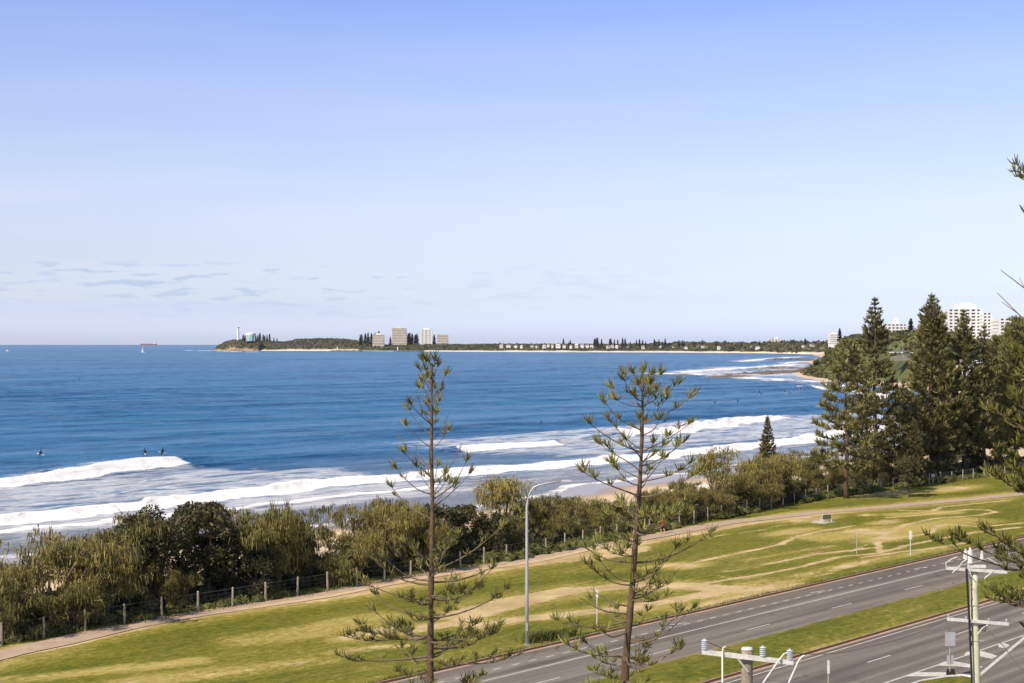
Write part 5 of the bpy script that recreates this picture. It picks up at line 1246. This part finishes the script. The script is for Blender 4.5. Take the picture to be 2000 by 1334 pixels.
sign_post(1617.5, 1352, 1289, 'thin white edge post at the near carriageway, bottom of the picture', (.14,.75,'paint_w'), 'wood_post')
def island_sign():
    X, Y, _ = G(1855, 1320); s = Y/F; o = thing('keep_left_sign', (X, Y, .04), 'back of a grey square road sign on the grass nib, beside the power pole', 'road sign')
    mb = MB(); mb.tube([(0,0,-.1),(0,0,(1320-1236)*s)], .035, 8); mb.build('post', M['wood_post'], o)
    mb = MB(); mb.box(0, -.06, (1320-1249)*s, 20*s, .02, 27*s); mb.build('panel', M['galv'], o)
    mb = MB(); mb.box(.03, .03, (1320-1290)*s, 13*s, .02, 18*s); mb.build('lower_panel', M['galv'], o)
    mb = MB(); mb.box(.08, .1, .18, .5, .3, .34, top=.8); mb.build('base_block', M['black'], o)
island_sign()
def bench():
    X, Y, _ = G(1615, 1021); o = thing('park_bench', (X, Y, .03), 'grey slatted bench facing the sea on the lawn', 'bench', rz=.35); o.scale = (.62, .8, .85)
    mb = MB()
    for k in range(5): mb.box(0, .12+.1*k, .45, 1.9, .085, .035)
    mb.build('seat', M['bench_grey'], o); mb = MB()
    for k in range(6): mb.box(0, .02-.02*k, .55+.09*k, 1.9, .03, .075)
    mb.build('backrest', M['bench_grey'], o)
    for sx in (-.92, .92):
        mb = MB(); mb.tube([(sx,.62,0),(sx,.55,.42),(sx,.06,.44),(sx,-.12,1.1)], .045, 6); mb.tube([(sx,.06,.44),(sx,-.16,0)], .045, 6); mb.build('leg', M['paint_w'], o)
        mb = MB(); mb.tube([(sx,.55,.42),(sx,.55,.66),(sx,.0,.68)], .03, 6); mb.build('armrest', M['paint_w'], o)
    mb = MB(); X2, Y2, _ = G(1608, 1020.5); t0, n0 = to_tn(X2, Y2); mb.prism([tn(t0-1.1, n0-.9), tn(t0+1.3, n0-.9), tn(t0+1.3, n0+1.0), tn(t0-1.1, n0+1.0)], -.1, .05)
    q = mb.build('concrete_pad', mat('concrete', (.5,.46,.4), .9, (.42,.38,.33), vscale=1)); tag(q, kind='structure')
bench()
def notice():
    X, Y, _ = G(1822, 945); o = thing('notice_board', (X, Y, 0), 'small white notice board on a post between two leaning stakes, by the fence', 'notice board')
    mb = MB(); mb.tube([(0,0,0),(0,0,1.0)], .09, 6); mb.build('post', M['wood_post'], o)
    mb = MB(); mb.box(0, -.08, 1.2, .5, .05, .42); mb.build('panel', M['paint_w'], o)
    mb = MB(); mb.box(0, -.11, 1.24, .3, .01, .12); mb.build('printed_area', M['galv'], o)
    for sx, tx in ((-.35,-1.0), (1.0,.45)):
        X2 = X+sx; q = thing('leaning_stake', (X2, Y+.1, 0), ('left' if sx < 0 else 'right')+' leaning timber stake beside the white notice board', 'stake')
        mb = MB(); mb.tube([(0,0,0),(tx-sx,0,1.5)], .05, 6); mb.build('timber', M['wood_post'], q)
        mb = MB(); mb.tube([(tx-sx,0,1.5),(tx-sx+.0,0,1.53)], [.05,.03], 6); mb.build('tip', M['wood_post'], q)
notice()

# power poles
def insulator(mb, x, y, z, s=1.0):
    mb.tube([(x,y,z),(x,y,z+.34*s)], .035*s, 8)
    for k in range(5): zz = z+.05*s+.06*s*k; mb.tube([(x,y,zz-.012*s),(x,y,zz+.006*s),(x,y,zz+.02*s)], [.10*s,.10*s,.05*s], 12)
def pole_small():
    Y = 46.0; s = Y/F; X, _, zt = W(1459, 1268, Y); o = thing('power_pole', (X, Y, 0), 'short grey power pole with three insulators on one white crossarm, bottom centre right', 'power pole')
    mb = MB(); mb.tube([(0,0,-.2),(0,0,zt-.25),(0,0,zt)], [.2,.165,.16], 12); mb.build('pole', M['pole_grey'], o, True)
    mb = MB(); mb.tube([(0,0,zt),(0,0,zt+.05)], [.175,.15], 12); mb.build('cap', M['paint_w'], o)
    a = W(1369, 1270, Y); b = W(1546, 1291, Y); a = (a[0]-X, -.22, a[2]); b = (b[0]-X, -.22, b[2])
    ang = math.atan2(b[2]-a[2], b[0]-a[0]); ln = math.hypot(b[0]-a[0], b[2]-a[2])
    mb = MB(); w_ = .055; h_ = .065
    vs = []
    for p in (a, b):
        for dy, dz in ((-w_,-h_),(w_,-h_),(w_,h_),(-w_,h_)): vs.append((p[0], p[1]+dy, p[2]+dz))
    mb.add(vs, [(0,1,2,3),(7,6,5,4),(0,4,5,1),(1,5,6,2),(2,6,7,3),(3,7,4,0)]); mb.build('crossarm', M['paint_w'], o)
    for q in (.03, .67, .965):
        mb = MB(); x = a[0]+(b[0]-a[0])*q; z = a[2]+(b[2]-a[2])*q+.06; insulator(mb, x, -.22, z, .95); mb.build('insulator', M['porcelain'], o)
    mb = MB(); mb.tube([(a[0]+(b[0]-a[0])*.36,-.25,a[2]-.08),(0,-.2,zt-.62)], .025, 6); mb.build('brace', M['paint_w'], o)
    for bx, by, ex, ey in ((1413,1260,1411,1334),(1531,1272,1490,1334),(1566,1277,1540,1334)):
        p = W(bx, by, Y); e = W(ex, ey, Y-1); m_ = W(bx-3, by+2, Y); top = W(bx-7 if bx < 1450 else bx-12, by+9, Y)
        mb = MB(); mb.tube([(p[0]-X+.03,-.25,p[2]),(p[0]-X-.04,-.27,p[2]-.02),(top[0]-X+.03,-.3,top[2]),(e[0]-X,-1.0,e[2])], .026, 6); mb.build('cable_tail', M['paint_w'], o)
    return (X, Y, zt), a, b
pole_small()
def pole_big():
    Y = 66.0; s = Y/F; X, _, zt = W(1902, 1104, Y); o = thing('power_pole', (X, Y, 0), 'tall pale green power pole with two white crossarms at the lower right', 'power pole')
    mb = MB(); xb = W(1906, 1334, Y)[0]-X; mb.tube([(xb*2.2,0,-.2),(xb,0,H-(1334-HZ)*s),(0,0,zt-1),(0,0,zt)], [.21,.19,.17,.165], 14); mb.build('pole', M['pole_green'], o, True)
    def arm(x0, y0, x1, y1, ins, yy=-.22):
        a = W(x0, y0, Y); b = W(x1, y1, Y); vs = []
        for p in (a, b):
            for dy, dz in ((-.055,-.06),(.055,-.06),(.055,.06),(-.055,.06)): vs.append((p[0]-X, yy+dy, p[2]+dz))
        mb = MB(); mb.add(vs, [(0,1,2,3),(7,6,5,4),(0,4,5,1),(1,5,6,2),(2,6,7,3),(3,7,4,0)]); mb.build('crossarm', M['paint_w'], o)
        for q, sc in ins:
            mb = MB(); x = a[0]+(b[0]-a[0])*q-X; z = a[2]+(b[2]-a[2])*q+.06; insulator(mb, x, yy, z, sc); mb.build('insulator', M['porcelain'], o)
        return a, b
    arm(1845, 1108, 1963, 1116, ()); arm(1847, 1207, 1966, 1217, ((.02,.35),(.31,.35),(.68,.35),(.97,.45)))
    for x, y0, y1, r in ((1883,1076,1090,.10), (1892,1074,1098,.13), (1915,1080,1094,.09)):
        p = W(x, y1, Y); q = W(x, y0, Y); mb = MB(); mb.tube([(p[0]-X,-.2,p[2]),(q[0]-X,-.2,q[2])], [r, r*.8], 10); mb.tube([(q[0]-X,-.2,q[2]),(q[0]-X,-.2,q[2]+.12)], r*.4, 8); mb.build('fuse_unit', M['paint_w'], o)
    mb = MB(); p = W(1879, 1093, Y); mb.box(.05, -.2, p[2]-.25, .75, .12, .12); mb.build('bracket', M['paint_w'], o)
    mb = MB()
    for pts in (((1845,1106),(1843,1098),(1855,1090),(1866,1086)), ((1866,1110),(1876,1096),(1885,1090)), ((1960,1112),(1945,1100),(1925,1088)), ((1935,1114),(1918,1128)), ((1862,1112),(1856,1117)), ((1888,1100),(1892,1120),(1897,1128)), ((1925,1218),(1915,1224),(1905,1236))):
        mb.tube([(W(x, y, Y)[0]-X, -.28, W(x, y, Y)[2]) for x, y in pts], .022, 5)
    mb.build('jumper_wire', M['paint_w'], o)
    mb = MB(); mb.tube([(W(1883,1108,Y)[0]-X,-.33,W(1883,1108,Y)[2]),(W(1889,1210,Y)[0]-X,-.3,W(1889,1210,Y)[2]),(W(1894,1322,Y)[0]-X,-.28,W(1894,1322,Y)[2]),(xb*2.2-.25,-.2,0)], .045, 8); mb.build('cable_riser', M['black'], o)
    mb = MB()
    for k in range(14):
        zz = W(0, 1120+k*10, Y)[2]; mb.tube([(-.13+.02*math.sin(k*2.1),-.12,zz),(-.12+.03*math.sin(k*3.3),-.15,zz-.22)], .018, 5)
    mb.build('earth_wire', M['wire'], o)
    mb = MB(); p = W(1917, 1228, Y)
    for k in range(5):
        mb.tube([(p[0]-X+.16*math.cos(a+k), -.1, p[2]+.12*math.sin(a)+.02*k) for a in np.linspace(0, 6.2, 10)], .014, 4, cap=False)
    mb.build('cable_coil', M['wire'], o)
    for y in (1181, 1250):
        mb = MB(); p = W(1905, y, Y); mb.tube([(p[0]-X-.28,-.18,p[2]),(p[0]-X+.30,-.18,p[2])], .014, 5); mb.build('step_bolt', M['galv'], o)
pole_big()
def wire(pts, label, r=.018):
    """pts: (x, y, depth)"""
    P = [Vector(W(x, y, Y)) for x, y, Y in pts]; out = []
    for a, b in zip(P[:-1], P[1:]):
        for k in range(8):
            q = k/8; p = a.lerp(b, q); p.z -= .012*(b-a).length*math.sin(PI*q); out.append(tuple(p))
    out.append(tuple(P[-1])); mb = MB(); mb.tube(out, r, 5); o = mb.build('power_cable', M['wire']); tag(o, label, 'cable')
wire(((1922,1219,66),(1960,1262,62),(2010,1322,57)), 'black cable running from the lower crossarm of the tall pole to the right edge')
wire(((1375,1250,46),(1440,1272,50),(1500,1290,56)), 'thin wire leaving the left insulator of the short pole', .012)
wire(((1966,1210,66),(2010,1217,62)), 'thin wire from the lower crossarm end to the right edge', .012)
wire(((1545,1275,46),(1700,1262,56),(1850,1209,66)), 'long sagging wire between the short pole and the tall pole', .011)

# ------------------------------------------------------------------ people
def skin_body(name, verts, edges, radii, m, parent=None, sub=1):
    me = bpy.data.meshes.new(name); me.from_pydata(verts, edges, []); o = bpy.data.objects.new(name, me); C.objects.link(o)
    if parent is not None: o.parent = parent
    md = o.modifiers.new('skin', 'SKIN'); me.skin_vertices[0].data if me.skin_vertices else None
    if not me.skin_vertices:
        bpy.context.view_layer.objects.active = o
    for i, r in enumerate(radii): me.skin_vertices[0].data[i].radius = (r, r); me.skin_vertices[0].data[i].use_root = (i == 0)
    s_ = o.modifiers.new('sub', 'SUBSURF'); s_.levels = sub; s_.render_levels = sub
    me.materials.append(m); return o
def solid(name, parts, m, parent):
    mb = MB()
    for p, r in parts: mb.tube(p, r, 8)
    return mb.build(name, m, parent, True)
def walker():
    X, Y, _ = G(1294, 1043); o = thing('person', (X, Y, .05), 'person in red top and white cap on the footpath behind the right foreground pine', 'person', rz=.6)
    v = [(0,0,.92),(0,0,1.15),(0,.01,1.40),(0,0,1.50),(0,0,1.66),(0,0,1.74),(-.09,0,.86),(-.10,.16,.48),(-.10,.05,.06),(-.10,.20,.03),(.09,0,.86),(.10,-.10,.48),(.10,-.28,.10),(.10,-.14,.03),(-.19,0,1.40),(-.25,-.08,1.14),(-.24,.06,.92),(.19,0,1.40),(.25,.06,1.14),(.24,.22,.96)]
    e = [(0,1),(1,2),(2,3),(3,4),(4,5),(0,6),(6,7),(7,8),(8,9),(0,10),(10,11),(11,12),(12,13),(2,14),(14,15),(15,16),(2,17),(17,18),(18,19)]
    rr = [.13,.12,.13,.05,.095,.07,.09,.06,.04,.035,.09,.06,.04,.035,.055,.042,.03,.055,.042,.03]
    try: b = skin_body('body', v, e, rr, M['skin'], o)
    except Exception as ex: print('skin', ex); b = solid('body', [([(0,0,.9),(0,0,1.15),(0,0,1.42),(0,0,1.5),(0,0,1.66),(0,0,1.76)], [.13,.13,.14,.05,.1,.05])], M['skin'], o)
    solid('shirt', [([(0,0,.88),(0,0,1.1),(0,0,1.42),(0,0,1.47)], [.17,.165,.175,.08]), ([(-.17,0,1.40),(-.27,-.05,1.2)], [.08,.07]), ([(.17,0,1.40),(.27,.04,1.2)], [.08,.07])], M['red'], o)
    solid('shorts', [([(0,0,.92),(0,0,.8)], [.17,.17]), ([(-.09,0,.86),(-.1,.12,.55)], [.11,.095]), ([(.09,0,.86),(.1,-.08,.55)], [.11,.095])], M['navy'], o)
    solid('cap', [([(0,0,1.70),(0,0,1.76),(0,0,1.81)], [.115,.11,.05]), ([(0,.08,1.71),(0,.19,1.70)], [.07,.05])], M['paint_w'], o)
walker()
# surfers sitting on their boards beyond the break
def surfer_proto():
    o = thing('surfer', (0,0,-400), 'x', 'person'); 
    solid('body', [([(0,0,.0),(0,0,.3),(0,.03,.55),(0,.03,.66),(0,.03,.74),(0,.03,.86),(0,.03,.95)], [.17,.16,.20,.08,.08,.12,.06]), ([(-.18,.02,.55),(-.26,.12,.3),(-.12,.3,.12)], [.07,.055,.04]), ([(.18,.02,.55),(.26,.12,.3),(.12,.3,.12)], [.07,.055,.04]), ([(-.1,0,.08),(-.3,.25,.02),(-.33,.2,-.3)], [.1,.08,.06]), ([(.1,0,.08),(.3,.25,.02),(.33,.2,-.3)], [.1,.08,.06])], M['wetsuit'], o)
    solid('face', [([(0,.10,.80),(0,.13,.86)], [.06,.06])], M['skin'], o)
    return o
def board_proto():
    mb = MB(); n = 11; vs = []
    for i in range(n):
        q = i/(n-1); y = -1.0+2.1*q; w_ = .27*math.sin(PI*(.04+.93*q))**.6; zz = .02+.25*max(0, q-.6)**2*6; vs += [(-w_, y, zz), (w_, y, zz), (w_*.9, y, zz-.06), (-w_*.9, y, zz-.06)]
    fs = []
    for i in range(n-1):
        a = i*4; b = a+4
        for j in range(4): fs.append((a+j, a+(j+1)%4, b+(j+1)%4, b+j))
    fs += [(3,2,1,0), tuple(range(n*4-4, n*4))]; mb.add(vs, fs); o = mb.build('surfboard', M['board']); return o
sp = surfer_proto(); bp = board_proto(); first = [True]
def surfer(x, y, label, ang, rise=.5):
    X, Y, _ = G(x, y, -4.6); r = random.uniform(0, 6)
    if first[0]: s_, b_ = sp, bp; first[0] = False
    else: s_ = copy_tree(sp); b_ = copy_tree(bp)
    s_.location = (X, Y, -4.65+rise); b_.location = (X, Y, -4.62+rise); s_.rotation_euler.z = ang; b_.rotation_euler.z = ang; b_.rotation_euler.x = .12
    s_.scale = (1.25,1.25,1.25)
    tag(s_, label, 'person', 'surfers waiting in the water'); tag(b_, 'white surfboard under the '+label.replace('black wetsuit ', ''), 'surfboard', 'surfboards in the water')
surfer(80, 892, 'black wetsuit surfer waiting far left, beyond the left breaking wave', 1.2)
surfer(283, 890, 'black wetsuit surfer waiting left of another, above the end of the breaking wave', .4)
surfer(318, 888, 'black wetsuit surfer with board nose showing, above the end of the breaking wave', 1.6)
surfer(155, 743, 'distant surfer alone far out on the left', .5)
surfer(1057, 831, 'surfer alone between the two foreground pines', 2)
surfer(1191, 743, 'distant surfer left of the right foreground pine top', 2)
surfer(1396, 791, 'surfer right of the foreground pine, nearest of the right hand pack', 1.5)
surfer(1441, 787, 'surfer just right of the nearest one of the right hand pack', 1.5)
surfer(1483, 769, 'surfer in the left pair of the right hand pack', 1.9)
surfer(1487, 773, 'lower surfer in the left pair of the right hand pack', .9)
surfer(1543, 771, 'surfer in the right of the pack, before the headland beach', .2)
surfer(1564, 762, 'rightmost surfer, close to the headland beach', .9)
surfer(1378, 744, 'surfer just below the reef surf', 1.2)
surfer(1385, 745, 'second surfer just below the reef surf, a little to the right', 1.7)
surfer(1338, 743, 'surfer below the left end of the reef surf', .3)
surfer(1532, 769, 'surfer between the pairs of the right hand pack', .3)

# beach tents glimpsed through the trees
def tent(x, y, Y, m, label, sz=1.0):
    X, _, z = W(x, y, Y); o = thing('beach_tent', (X, Y, z), label, 'beach tent', rz=.4)
    mb = MB(); mb.add([(-1.5,-1.5,2.0),(1.5,-1.5,2.0),(1.5,1.5,2.0),(-1.5,1.5,2.0),(0,0,3.0)], [(0,1,4),(1,2,4),(2,3,4),(3,0,4),(3,2,1,0)]); c = mb.build('canopy', M[m], o); c.scale = (sz,)*3
    for sx in (-1.4,1.4):
        for sy in (-1.4,1.4): mb = MB(); mb.tube([(sx*sz,sy*sz,0),(sx*sz,sy*sz,2.0*sz)], .04, 6); mb.build('leg', M['paint_w'], o)
tent(1376, 968, 225, 'paint_w', 'white beach shelter seen through the she-oaks by the thin umbrella crowned tree', .6)
tent(1388, 940, 250, 'canvas_teal', 'teal beach shelter just behind the white one', .7)
tent(1596, 958, 235, 'paint_w', 'white tent behind the fence left of the nearest tall pine')

# coast road on the headland with lamps and cars
def hill_road():
    Y = 1050.0
    mb = MB(); a = [W(1738,696,980), W(1800,694,1000), W(1860,690,1060)]
    for i in range(2):
        p, q = a[i], a[i+1]; mb.add([p, q, (q[0]+8, q[1]+14, q[2]+.2), (p[0]+8, p[1]+14, p[2]+.2), (p[0],p[1]-1,p[2]-3), (q[0],q[1]-1,q[2]-3)], [(0,1,2,3)[::-1], (4,5,1,0)])
    o = mb.build('coast_road', mat('retaining', (.42,.39,.34), .9, (.34,.31,.27), vscale=.1)); tag(o, kind='structure')
    for x, yt, Yl, lb in ((1762,668,985,'grey lamp post with a bent arm on the headland road, right of a tall pine'), (1774,650,1040,'thin straight lamp post on the headland road against the dark trees'), (1738,655,1040,'thin lamp post at the left end of the headland road')):
        X, _, z = W(x, 698, Yl); h = (698-yt)*Yl/F; q = thing('lamp_post', (X, Yl-2, z), lb, 'street lamp')
        mb = MB(); mb.tube([(0,0,0),(0,0,h-.4),(-.6,0,h),(-2.2,0,h+.1)], [.14,.1,.08,.07], 6); mb.build('pole', M['galv'], q)
        mb = MB(); mb.box(-2.6, 0, h+.1, .9, .3, .15); mb.build('lamp_head', M['galv'], q)
    protoc = None
    for i, (x, lb, m) in enumerate(((1744,'white car parked at the left end of the headland road','paint_w'),(1752,'silver car second along the headland road','galv'),(1760,'white car beside the bent arm lamp post on the headland road','paint_w'),(1770,'dark car on the headland road','navy'),(1781,'white car at the right end of the headland road','paint_w'))):
        X, _, z = W(x, 693.5, 990); q = thing('parked_car', (X, 990, z+1), lb, 'car', 'cars on the headland road')
        mb = MB(); mb.box(0,0,.65,4.3,1.8,.7,top=.96); mb.build('body', M[m], q); mb = MB(); mb.box(-.15,0,1.25,2.4,1.6,.55,top=.75); mb.build('cabin', M['glass_dark'], q)
        for wx in (-1.35,1.35):
            for wy in (-.85,.85): mb = MB(); mb.tube([(wx,wy-.1,.32),(wx,wy+.1,.32)], .32, 10); mb.build('wheel', M['black'], q)
hill_road()

def haze():
    mb = MB(); mb.box(0, 15000, 65, 44000, 34000, 160); m = bpy.data.materials.new('haze_air'); m.use_nodes = True; nt = m.node_tree; nt.nodes.clear()
    v = nt.nodes.new('ShaderNodeVolumePrincipled'); v.inputs['Color'].default_value = (.86,.92,1,1); v.inputs['Density'].default_value = HAZE; v.inputs['Anisotropy'].default_value = 0.2
    o = nt.nodes.new('ShaderNodeOutputMaterial'); nt.links.new(v.outputs[0], o.inputs['Volume'])
    q = mb.build('haze', m); tag(q, 'thin sea haze over the bay', 'haze', kind='stuff')
HAZE = 1.0e-5
haze()
